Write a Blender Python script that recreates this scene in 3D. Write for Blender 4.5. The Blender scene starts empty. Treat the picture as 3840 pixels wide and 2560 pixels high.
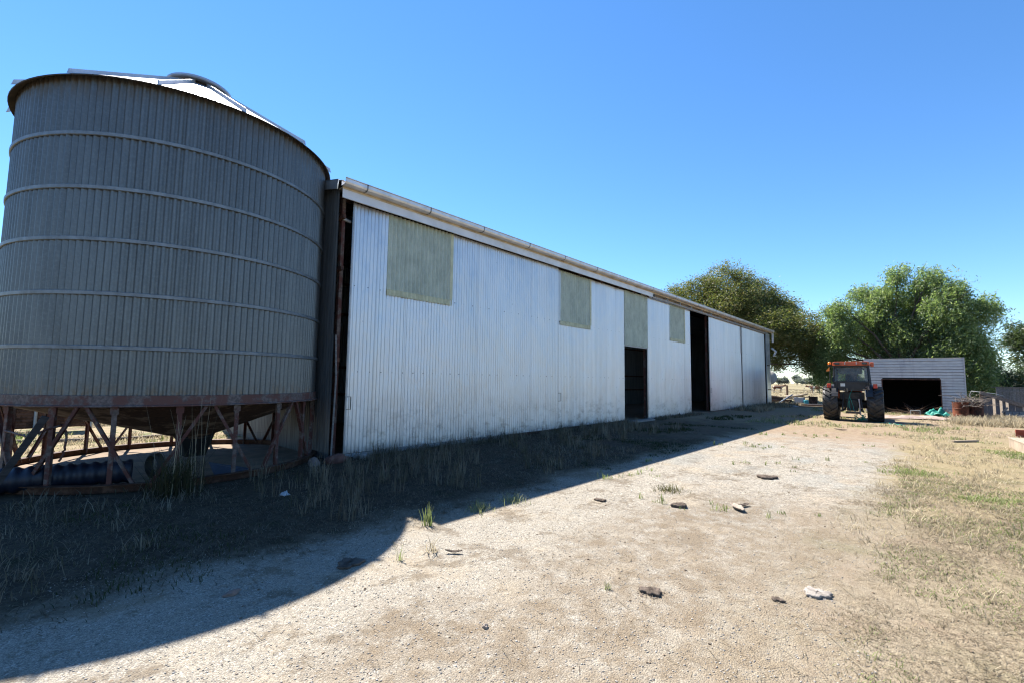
import bpy, math, random
import numpy as np
from mathutils import Vector, Matrix
R = math.radians
rng = np.random.default_rng(7)
random.seed(11)
sc = bpy.context.scene
COL = sc.collection

# ------------------------------------------------------------------ helpers
class MB:
    """collects geometry; build() links it as ONE mesh object"""
    def __init__(s): s.v = []; s.f = []
    def add(s, vs, fs):
        o = len(s.v); s.v += [tuple(v) for v in vs]; s.f += [tuple(o+i for i in f) for f in fs]
    def box(s, c, d, rot=None, taper=1.0):
        x, y, z = d[0]/2, d[1]/2, d[2]/2; t = taper
        vs = [(-x,-y,-z),(x,-y,-z),(x,y,-z),(-x,y,-z),(-x*t,-y*t,z),(x*t,-y*t,z),(x*t,y*t,z),(-x*t,y*t,z)]
        M = rot if rot is not None else Matrix.Identity(3)
        C = Vector(c); vs = [M @ Vector(v) + C for v in vs]
        s.add(vs, [(0,3,2,1),(4,5,6,7),(0,1,5,4),(1,2,6,5),(2,3,7,6),(3,0,4,7)])
    def beam(s, p, q, w, h, up=(0,0,1)):
        p, q = Vector(p), Vector(q); d = (q-p); L = d.length; d.normalize()
        u = Vector(up); a = d.cross(u)
        if a.length < 1e-4: a = d.cross(Vector((1,0,0)))
        a.normalize(); b = a.cross(d)
        M = Matrix((d, a, b)).transposed()
        s.box((p+q)/2, (L, w, h), M)
    def tube(s, pts, r, n=8, cap=True):
        pts = [Vector(p) for p in pts]; rs = r if isinstance(r, (list, tuple)) else [r]*len(pts)
        o = len(s.v); prev = None
        for i, p in enumerate(pts):
            d = (pts[min(i+1, len(pts)-1)] - pts[max(i-1, 0)]).normalized()
            if prev is None:
                a = d.cross(Vector((0,0,1)))
                if a.length < 1e-3: a = d.cross(Vector((1,0,0)))
            else: a = prev - d*prev.dot(d)
            a.normalize(); prev = a; b = d.cross(a)
            for k in range(n):
                t = 2*math.pi*k/n
                s.v.append(tuple(p + (a*math.cos(t) + b*math.sin(t))*rs[i]))
        for i in range(len(pts)-1):
            for k in range(n):
                k2 = (k+1) % n
                s.f.append((o+i*n+k, o+i*n+k2, o+(i+1)*n+k2, o+(i+1)*n+k))
        if cap:
            s.f.append(tuple(o+k for k in reversed(range(n)))); e = o+(len(pts)-1)*n
            s.f.append(tuple(e+k for k in range(n)))
    def lathe(s, prof, c=(0,0,0), n=48, M=None, closed=False, a0=0, a1=360, wob=0):
        o = len(s.v); C = Vector(c); full = abs(a1-a0) >= 360; m = n if full else n+1
        for i in range(m):
            t = R(a0 + (a1-a0)*i/n)
            for r, z in prof:
                p = Vector((r*math.cos(t), r*math.sin(t), z))
                if M is not None: p = M @ p
                s.v.append(tuple(p + C))
        k = len(prof)
        for i in range(n):
            j = (i+1) % m
            for a in range(k if closed else k-1):
                b = (a+1) % k
                s.f.append((o+i*k+a, o+j*k+a, o+j*k+b, o+i*k+b))
    def quad(s, a, b, c, d): s.add([a,b,c,d], [(0,1,2,3)])
    def prism(s, poly, axis, d0, d1):
        """poly: list of 2D points; axis 0/1/2 extruded between d0,d1"""
        def P(p, d):
            return (d,p[0],p[1]) if axis == 0 else ((p[0],d,p[1]) if axis == 1 else (p[0],p[1],d))
        n = len(poly)
        vs = [P(p,d0) for p in poly] + [P(p,d1) for p in poly]
        s.add(vs, [tuple(reversed(range(n))), tuple(range(n,2*n))] + [(i,(i+1)%n,n+(i+1)%n,n+i) for i in range(n)])
    def corr(s, p, q, z0, z1, amp, pitch, seg=6, ph=0.0, lean=0.0):
        """vertical corrugated sheet from p to q (xy)"""
        p, q = Vector((p[0],p[1])), Vector((q[0],q[1])); L = (q-p).length; d = (q-p)/L; nrm = Vector((-d.y, d.x))
        N = max(2, int(L/pitch*seg)); o = len(s.v)
        for i in range(N+1):
            t = L*i/N; off = amp*math.sin(2*math.pi*(t/pitch)+ph)
            w = p + d*t + nrm*off
            s.v.append((w.x, w.y, z0)); s.v.append((w.x, w.y, z1))
        for i in range(N): s.f.append((o+2*i, o+2*i+2, o+2*i+3, o+2*i+1))
    def xf(s, M): s.v = [tuple(M @ Vector(v)) for v in s.v]; return s
    def build(s, name, m, parent=None, smooth=False, loc=None):
        me = bpy.data.meshes.new(name); me.from_pydata(s.v, [], s.f); me.update()
        if smooth: me.polygons.foreach_set('use_smooth', [True]*len(me.polygons))
        o = bpy.data.objects.new(name, me); COL.objects.link(o)
        if m is not None: me.materials.append(m)
        if parent is not None: o.parent = parent
        if loc is not None: o.location = loc
        return o
def tag(o, label=None, cat=None, group=None, kind=None):
    if label: o['label'] = label
    if cat: o['category'] = cat
    if group: o['group'] = group
    if kind: o['kind'] = kind
    return o
def empty(name, label, cat, loc=(0,0,0), rz=0, group=None):
    o = bpy.data.objects.new(name, None); COL.objects.link(o); o.empty_display_size = .2
    o.location = loc; o.rotation_euler = (0,0,rz)
    return tag(o, label, cat, group)
def bevel(o, w=.01, seg=2):
    m = o.modifiers.new('b', 'BEVEL'); m.width = w; m.segments = seg; m.limit_method = 'ANGLE'; m.angle_limit = R(40)
    return o
def np_mesh(name, V, F, m, parent=None, col=None, smooth=False):
    """V (n,3), F (k,4) quads"""
    me = bpy.data.meshes.new(name); n, k = len(V), len(F); w = F.shape[1]
    me.vertices.add(n); me.vertices.foreach_set('co', np.ascontiguousarray(V, np.float32).ravel())
    me.loops.add(k*w); me.loops.foreach_set('vertex_index', np.ascontiguousarray(F, np.int32).ravel())
    me.polygons.add(k); me.polygons.foreach_set('loop_start', np.arange(0, k*w, w, dtype=np.int32))
    if smooth: me.polygons.foreach_set('use_smooth', np.ones(k, bool))
    me.update(calc_edges=True)
    if col is not None:
        a = me.color_attributes.new('Col', 'FLOAT_COLOR', 'POINT')
        a.data.foreach_set('color', np.ascontiguousarray(np.c_[col, np.ones(n)], np.float32).ravel())
    o = bpy.data.objects.new(name, me); COL.objects.link(o); me.materials.append(m)
    if parent is not None: o.parent = parent
    return o

# ------------------------------------------------------------------ materials
class NT:
    def __init__(s, name):
        s.m = bpy.data.materials.new(name); s.m.use_nodes = True; s.t = s.m.node_tree; s.t.nodes.clear()
        s.out = s.n('ShaderNodeOutputMaterial')
    def n(s, k, **kw):
        x = s.t.nodes.new(k)
        for a, b in kw.items(): setattr(x, a, b)
        return x
    def put(s, sock, v):
        if hasattr(v, 'links'): s.t.links.new(v, sock)
        else:
            if isinstance(v, (tuple, list)) and len(v) == 3 and sock.type == 'RGBA': v = (*v, 1)
            sock.default_value = v
    def pos(s): return s.n('ShaderNodeNewGeometry').outputs['Position']
    def objc(s): return s.n('ShaderNodeTexCoord').outputs['Object']
    def island(s): return s.n('ShaderNodeNewGeometry').outputs['Random Per Island']
    def attr(s, a='Col'): return s.n('ShaderNodeAttribute', attribute_name=a).outputs['Color']
    def sep(s, v): x = s.n('ShaderNodeSeparateXYZ'); s.put(x.inputs[0], v); return x.outputs
    def scale(s, v, k): x = s.n('ShaderNodeVectorMath', operation='MULTIPLY'); s.put(x.inputs[0], v); s.put(x.inputs[1], k); return x.outputs[0]
    def noise(s, v, sc_, det=4, rough=.55, color=False, dist=0):
        x = s.n('ShaderNodeTexNoise'); s.put(x.inputs['Vector'], v); x.inputs['Scale'].default_value = sc_
        x.inputs['Detail'].default_value = det; x.inputs['Roughness'].default_value = rough; x.inputs['Distortion'].default_value = dist
        return x.outputs['Color' if color else 'Fac']
    def vor(s, v, sc_, out='Color', feat='F1', rnd=1):
        x = s.n('ShaderNodeTexVoronoi', feature=feat); s.put(x.inputs['Vector'], v); x.inputs['Scale'].default_value = sc_; x.inputs['Randomness'].default_value = rnd
        return x.outputs[out]
    def math(s, op, a, b=0.0, clamp=False):
        x = s.n('ShaderNodeMath', operation=op, use_clamp=clamp); s.put(x.inputs[0], a); s.put(x.inputs[1], b); return x.outputs[0]
    def mr(s, v, a, b, c=0.0, d=1.0, smooth=True):
        x = s.n('ShaderNodeMapRange', interpolation_type='SMOOTHSTEP' if smooth else 'LINEAR'); s.put(x.inputs['Value'], v)
        for k, q in zip(('From Min','From Max','To Min','To Max'), (a,b,c,d)): s.put(x.inputs[k], q)
        return x.outputs['Result']
    def mix(s, f, a, b, mode='MIX'):
        x = s.n('ShaderNodeMix', data_type='RGBA', blend_type=mode); s.put(x.inputs[0], f); s.put(x.inputs[6], a); s.put(x.inputs[7], b); return x.outputs[2]
    def ramp(s, f, stops, const=False):
        x = s.n('ShaderNodeValToRGB'); e = x.color_ramp.elements; s.put(x.inputs[0], f)
        x.color_ramp.interpolation = 'CONSTANT' if const else 'LINEAR'
        while len(e) < len(stops): e.new(0.5)
        for q, (p, c) in zip(e, stops): q.position = p; q.color = (*c, 1)
        return x.outputs['Color']
    def bump(s, h, st=.3, dist=.01): x = s.n('ShaderNodeBump'); x.inputs['Strength'].default_value = st; x.inputs['Distance'].default_value = dist; s.put(x.inputs['Height'], h); return x.outputs[0]
    def pbr(s, base, rough=.6, metal=0.0, nrm=None, spec=.5, **kw):
        x = s.n('ShaderNodeBsdfPrincipled'); s.put(x.inputs['Base Color'], base); s.put(x.inputs['Roughness'], rough); s.put(x.inputs['Metallic'], metal)
        s.put(x.inputs['Specular IOR Level'], spec)
        if nrm is not None: s.put(x.inputs['Normal'], nrm)
        for k, v in kw.items(): s.put(x.inputs[k.replace('_',' ')], v)
        return x.outputs[0]
    def done(s, sh): s.t.links.new(sh, s.out.inputs['Surface']); return s.m

def simple(name, base, rough=.6, metal=0.0, var=.25, sc_=6.0, bump=.15, spec=.4, second=None, thr=(.5,.65), stretch=(1,1,1)):
    t = NT(name); p = t.scale(t.objc(), stretch); n = t.noise(p, sc_, 6, .6)
    c = t.mix(t.mr(n, .3, .7, 0, 1), tuple(x*(1-var) for x in base), tuple(min(1, x*(1+var)) for x in base))
    if second: c = t.mix(t.mr(t.noise(p, sc_*.55+.3, 8, .65), thr[0], thr[1]), c, second)
    return t.done(t.pbr(c, rough, metal, t.bump(t.noise(p, sc_*6, 4), bump, .01), spec))

def m_door():
    t = NT('zincalume_door'); p = t.pos(); s = t.sep(p)
    st = t.noise(t.scale(p, (3.0, 3.0, .25)), 1.2, 5, .6)
    bl = t.noise(p, .55, 3, .5)
    c = t.mix(t.mr(st, .3, .7), (.52,.53,.56), (.64,.645,.665))
    sheet = t.math('FLOOR', t.math('DIVIDE', s[0], .762))
    wn = t.n('ShaderNodeTexWhiteNoise', noise_dimensions='1D'); t.put(wn.inputs['W'], sheet)
    c = t.mix(t.math('MULTIPLY', wn.outputs[0], .30), c, (.44,.47,.52))
    c = t.mix(t.math('MULTIPLY', t.mr(bl, .5, .75), .25), c, (.50,.47,.44))
    lap = t.math('FRACT', t.math('DIVIDE', s[0], .762)); c = t.mix(t.math('MULTIPLY', t.mr(lap, .035, .012), .30), c, (.20,.21,.23))
    low = t.math('MULTIPLY', t.mr(s[2], 1.45, .1), t.mr(t.noise(t.scale(p,(1.5,1.5,2.2)), 2.2, 8, .7), .48, .68))
    c = t.mix(t.math('MULTIPLY', low, .6), c, (.16,.15,.14))
    foot = t.math('MULTIPLY', t.mr(s[2], .4, .0), t.mr(t.noise(t.scale(p,(6,6,1.5)), 2.0, 5, .6), .4, .6))
    c = t.mix(t.math('MULTIPLY', foot, .5), c, (.22,.18,.13))
    sp = t.mr(t.noise(t.scale(p,(1,1,.8)), 9, 4, .7), .68, .74)
    c = t.mix(t.math('MULTIPLY', sp, .5), c, (.22,.21,.20))
    for rz, per in ((1.77,.283),(3.58,.31)):
        fx = t.math('SUBTRACT', t.math('FRACT', t.math('DIVIDE', s[0], per)), .5); dz = t.math('SUBTRACT', s[2], rz); fx = t.math('MULTIPLY', fx, per)
        d2 = t.math('ADD', t.math('MULTIPLY', fx, fx), t.math('MULTIPLY', dz, dz)); c = t.mix(t.mr(d2, .00022, .00006), c, (.05,.05,.055))
    rough = t.mr(st, .3, .7, .36, .46, False)
    return t.done(t.pbr(c, rough, .8, t.bump(t.noise(t.scale(p,(1.6,1,.7)), 1.6, 4), .55, .05), .5))
def m_silo():
    t = NT('weathered_galvanised_silo'); p = t.objc()
    st = t.noise(t.scale(p, (2.6, 2.6, .3)), 1.6, 6, .65); sp = t.noise(p, 28, 3, .6)
    c = t.mix(t.mr(st, .3, .7), (.098,.110,.116), (.132,.147,.153))
    c = t.mix(t.math('MULTIPLY', t.mr(sp, .42, .7), .40), c, (.175,.193,.202))
    z = t.sep(p)[2]
    rustt = t.math('MULTIPLY', t.mr(z, 5.55, 5.95), t.mr(t.noise(t.scale(p,(5,5,1.2)), 2.2, 6, .7), .35, .62))
    rustb = t.math('MULTIPLY', t.mr(z, 1.62, 1.33), t.mr(t.noise(t.scale(p,(5,5,2)), 2.6, 6, .7), .42, .62))
    c = t.mix(t.math('MAXIMUM', t.math('MULTIPLY', rustt, .75), t.math('MULTIPLY', rustb, .6)), c, (.12,.085,.05))
    return t.done(t.pbr(c, .42, .6, t.bump(sp, .12, .01), .45))
def m_rust(name, paint, rust, amt=.5, rough=.75):
    t = NT(name); p = t.objc(); n = t.noise(p, 3.2, 8, .68); n2 = t.noise(p, 22, 5, .6)
    r = t.mix(t.mr(n2, .3, .7), rust, tuple(x*.45 for x in rust))
    c = t.mix(t.mr(n, .62-amt*.35, .72-amt*.35), paint, r)
    return t.done(t.pbr(c, rough, 0.0, t.bump(n2, .35, .006), .3))
def m_fibre():
    t = NT('fibreglass_sheet'); p = t.pos(); n = t.noise(t.scale(p,(1.4,1.4,.9)), 2.2, 8, .7); n2 = t.noise(t.scale(p,(6,6,2.0)), 3, 5, .6)
    c = t.mix(t.mr(n, .3, .7), (.46,.52,.43), (.66,.72,.60)); c = t.mix(t.math('MULTIPLY', t.mr(n2,.45,.7),.5), c, (.70,.75,.68))
    a = t.pbr(c, .32, 0, t.bump(n2, .15, .01), .6)
    tr = t.n('ShaderNodeBsdfTranslucent'); t.put(tr.inputs[0], c); mx = t.n('ShaderNodeMixShader'); mx.inputs[0].default_value = .35
    t.t.links.new(a, mx.inputs[1]); t.t.links.new(tr.outputs[0], mx.inputs[2]); return t.done(mx.outputs[0])
def m_wood(name, a, b, stretch=(1.5,9,9), rough=.85):
    t = NT(name); p = t.objc(); n = t.noise(t.scale(p, stretch), 2.0, 7, .65, dist=.6); c = t.mix(t.mr(n, .3, .7), a, b)
    isl = t.island(); c = t.mix(t.math('MULTIPLY', isl, .35), c, tuple(x*.6 for x in a))
    return t.done(t.pbr(c, rough, 0, t.bump(n, .5, .01), .2))
def m_leaf(name, stops, trans=.35, rough=.5, spec=.5):
    t = NT(name); c = t.ramp(t.island(), stops); 
    a = t.pbr(c, rough, 0, None, spec)
    tr = t.n('ShaderNodeBsdfTranslucent'); t.put(tr.inputs[0], t.mix(1.0, c, (1.5,1.6,.8), 'MULTIPLY')); mx = t.n('ShaderNodeMixShader'); mx.inputs[0].default_value = trans
    t.t.links.new(a, mx.inputs[1]); t.t.links.new(tr.outputs[0], mx.inputs[2]); return t.done(mx.outputs[0])
def m_grass(name, trans=.48):
    t = NT(name); c = t.attr()
    a = t.pbr(c, .65, 0, None, .25); tr = t.n('ShaderNodeBsdfTranslucent'); t.put(tr.inputs[0], c)
    mx = t.n('ShaderNodeMixShader'); mx.inputs[0].default_value = trans
    t.t.links.new(a, mx.inputs[1]); t.t.links.new(tr.outputs[0], mx.inputs[2]); return t.done(mx.outputs[0])
def m_stone():
    t = NT('gravel_stone'); c = t.ramp(t.island(), [(0,(.15,.15,.15)),(.06,(.22,.21,.195)),(.3,(.27,.245,.21)),(.6,(.32,.295,.255)),(.88,(.42,.395,.36)),(1,(.24,.17,.12))])
    return t.done(t.pbr(c, .8, 0, None, .25))
def m_ground():
    t = NT('farm_ground'); p = t.pos(); s = t.sep(p); x, y = s[0], s[1]
    nA = t.noise(p, .35, 5, .55); nB = t.noise(p, 1.3, 6, .6); nC = t.noise(p, 5.0, 6, .62); nD = t.noise(p, 17, 5, .65); nE = t.noise(p, 90, 3, .6)
    # gravel: two sizes of pebble
    v1 = t.sep(t.vor(p, 105)) ; v2 = t.sep(t.vor(p, 230))
    peb = t.ramp(v1[0], [(0,(.20,.20,.205)),(.10,(.33,.305,.28)),(.35,(.44,.395,.335)),(.65,(.56,.51,.44)),(.85,(.74,.70,.63)),(.95,(.86,.83,.78)),(1,(.42,.28,.20))])
    peb2 = t.ramp(v2[0], [(0,(.20,.195,.19)),(.15,(.36,.33,.29)),(.5,(.50,.45,.38)),(.8,(.68,.62,.54)),(1,(.82,.78,.71))])
    sand = t.mix(t.mr(nC,.35,.65), (.52,.41,.29), (.60,.51,.39))
    grav = t.mix(t.mr(nD,.40,.60), peb, peb2)
    grav = t.mix(t.math('MULTIPLY', t.mr(nB,.50,.68), .5), grav, sand)
    grav = t.mix(t.math('MULTIPLY', t.mr(t.noise(p, 1.7, 9, .78), .52,.60), .70), grav, t.mix(t.mr(nE,.35,.65), (.15,.115,.085), (.36,.29,.21)))
    cool = t.math('MULTIPLY', t.mr(t.noise(t.scale(p,(.6,1.4,1)), .6, 3, .5), .50,.62), t.mr(x, 5.0, 8.0))
    grav = t.mix(t.math('MULTIPLY', cool, .45), grav, t.mix(t.mr(nE,.35,.65),(.32,.34,.34),(.50,.52,.51)))
    g3 = t.sep(t.vor(p, 38))[0]; grav = t.mix(t.mr(x, 4.5, 8.0, .25, 1.0), grav, t.ramp(g3, [(0,(.62,.62,.63)),(.15,(.84,.83,.82)),(.6,(1.0,1.0,1.0)),(.85,(1.18,1.18,1.18)),(1,(1.35,1.36,1.37))]), 'MULTIPLY')
    brn = t.math('MULTIPLY', t.mr(t.math('ADD', y, t.math('MULTIPLY', t.math('SUBTRACT', nB, .5), 2.5)), 3.1, 2.2), t.mr(t.math('ADD', x, t.math('MULTIPLY', t.math('SUBTRACT', nA, .5), 3)), 8.2, 6.2))
    brn = t.math('MULTIPLY', brn, t.mr(nC, .30, .62))
    grav = t.mix(t.math('MULTIPLY', brn, .8), grav, t.mix(t.mr(nE,.35,.65), (.20,.15,.105), (.45,.36,.26)))
    soil = t.mix(t.mr(nC,.35,.65), (.40,.295,.21), (.54,.425,.315))
    soil = t.mix(t.math('MULTIPLY', t.mr(nD,.45,.7), .5), soil, (.27,.18,.12))
    thatch = t.mix(t.mr(nD,.3,.7), (.25,.195,.135), (.52,.43,.31))
    thatch = t.mix(t.math('MULTIPLY', t.mr(nE,.45,.7), .6), thatch, (.60,.53,.39))
    thatch = t.mix(t.math('MULTIPLY', t.mr(t.noise(t.scale(p,(1,1,1)), 55, 5, .75), .53,.62), .25), thatch, (.12,.085,.058))
    straw = t.mix(t.mr(nD,.3,.7), (.34,.27,.16), (.54,.45,.28))
    shade_dirt = t.mix(t.mr(nC,.3,.7), (.070,.055,.041), (.145,.112,.080))  # dark earth, taken lower still to deepen the barn's shade
    shade_dirt = t.mix(t.math('MULTIPLY', t.mr(nD,.48,.66), .55), shade_dirt, (.25,.205,.145))
    shade_dirt = t.mix(t.math('MULTIPLY', t.mr(nB,.55,.7), .6), shade_dirt, (.045,.06,.022))
    yy = t.math('ADD', y, t.math('MULTIPLY', t.math('SUBTRACT', nB, .5), 1.5))
    # base: right side thatch near, straw far
    c = t.mix(t.mr(t.math('ADD', x, t.math('MULTIPLY', t.math('SUBTRACT', nA, .5), 5)), 4.5, 11), thatch, straw)
    c = t.mix(t.math('MULTIPLY', t.mr(nB,.52,.66), .7), c, soil)
    grn = t.math('MULTIPLY', t.mr(t.noise(p, .9, 5, .6), .53,.66), t.mr(x, 2.0, 5.0))
    c = t.mix(t.math('MULTIPLY', grn, .45), c, (.15,.17,.055))
    # the track
    rgt = t.mr(t.math('ADD', yy, t.math('MULTIPLY', t.math('SUBTRACT', nC, .5), 1.2)), t.mr(x, 5, 11, -.6, .1), t.mr(x, 5, 11, 1.9, 1.0)); lft = t.mr(yy, 5.1, 4.2)
    tr = t.math('MULTIPLY', rgt, lft)
    near = t.mr(t.math('ADD', x, t.math('MULTIPLY', t.math('SUBTRACT', nA, .5), 6)), 17, 11)
    trk = t.mix(t.mr(t.math('ADD', x, t.math('MULTIPLY', t.math('SUBTRACT', nB, .5), 9)), 13, 19), grav, soil)
    c = t.mix(tr, c, trk)
    # strip beside the barn, its shade partly put into darker earth colours
    c = t.mix(t.math('MULTIPLY', t.mr(yy, 4.3, 5.1), t.mr(y, 10.2, 9.2)), c, t.mix(t.mr(t.math('ADD', x, t.math('MULTIPLY', t.math('SUBTRACT', nA, .5), 6)), 12, 15), shade_dirt, t.mix(.75, soil, shade_dirt)))
    # yard by the tractor, worn red soil
    c = t.mix(t.math('MULTIPLY', t.mr(t.math('ADD', x, t.math('MULTIPLY', t.math('SUBTRACT', nB, .5), 8)), 18, 23), t.mr(x, 40, 36)), c, t.mix(t.mr(nB,.45,.6), soil, straw))
    # paddock
    pad = t.mix(t.mr(t.noise(p,.12,6,.6), .35,.65), (.36,.31,.185), (.50,.435,.28)); pad = t.mix(t.math('MULTIPLY', t.mr(t.noise(t.scale(p,(1,.35,1)),.03,5,.6), .5,.66), .5), pad, (.28,.27,.155))
    pad = t.mix(t.math('MULTIPLY', t.mr(nD,.4,.7), .35), pad, straw)
    c = t.mix(t.mr(x, 41, 47), c, pad)
    back = t.math('MULTIPLY', t.mr(y, 12.8, 13.6), t.mr(x, 6, 4.5))
    bk = t.mix(t.mr(nD,.35,.65), (.40,.31,.20), (.58,.48,.32)); bk = t.mix(t.math('MULTIPLY', t.mr(nB,.50,.6), .75), bk, (.14,.20,.045))
    c = t.mix(back, c, bk)
    h = t.math('ADD', t.math('MULTIPLY', t.vor(p, 105, 'Distance'), -.55), t.math('MULTIPLY', nD, .8)); h = t.math('ADD', h, t.math('MULTIPLY', nE, .4)); h = t.math('ADD', h, t.math('MULTIPLY', nC, 1.4))
    c = t.mix(1.0, c, (.500,.494,.464), 'MULTIPLY')
    return t.done(t.pbr(c, .92, 0, t.bump(h, .8, .014), .15))
def m_weatherboard():
    t = NT('weatherboard_paint'); p = t.objc(); n = t.noise(t.scale(p,(1,1,6)), 2.5, 7, .65); n2 = t.noise(t.scale(p,(1,2.5,.3)), 1.6, 5, .6)
    c = t.mix(t.mr(n,.3,.7), (.44,.425,.405), (.58,.565,.54)); c = t.mix(t.math('MULTIPLY', t.mr(n2,.5,.7), .5), c, (.34,.32,.33))
    return t.done(t.pbr(c, .75, 0, t.bump(n, .3, .008), .3))
def m_cow():
    t = NT('cow_hide'); p = t.objc(); n = t.noise(p, 1.9, 2, .4)
    c = t.mix(t.mr(n,.40,.44), (.42,.38,.33), (.11,.038,.02)); return t.done(t.pbr(c, .7, 0, None, .2))
def glass():
    t = NT('dusty_cab_glass'); p = t.objc(); g = t.n('ShaderNodeBsdfGlass'); g.inputs['IOR'].default_value = 1.02; g.inputs['Color'].default_value = (.86,.9,.88,1)
    d = t.pbr(t.mix(t.mr(t.noise(p,3,6,.6),.3,.7),(.10,.10,.10),(.20,.20,.20)), .3, 0, None, .6)
    mx = t.n('ShaderNodeMixShader'); t.put(mx.inputs[0], t.mr(t.noise(p,2,6,.6),.3,.7,.22,.45)); t.t.links.new(g.outputs[0], mx.inputs[1]); t.t.links.new(d, mx.inputs[2]); return t.done(mx.outputs[0])

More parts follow.
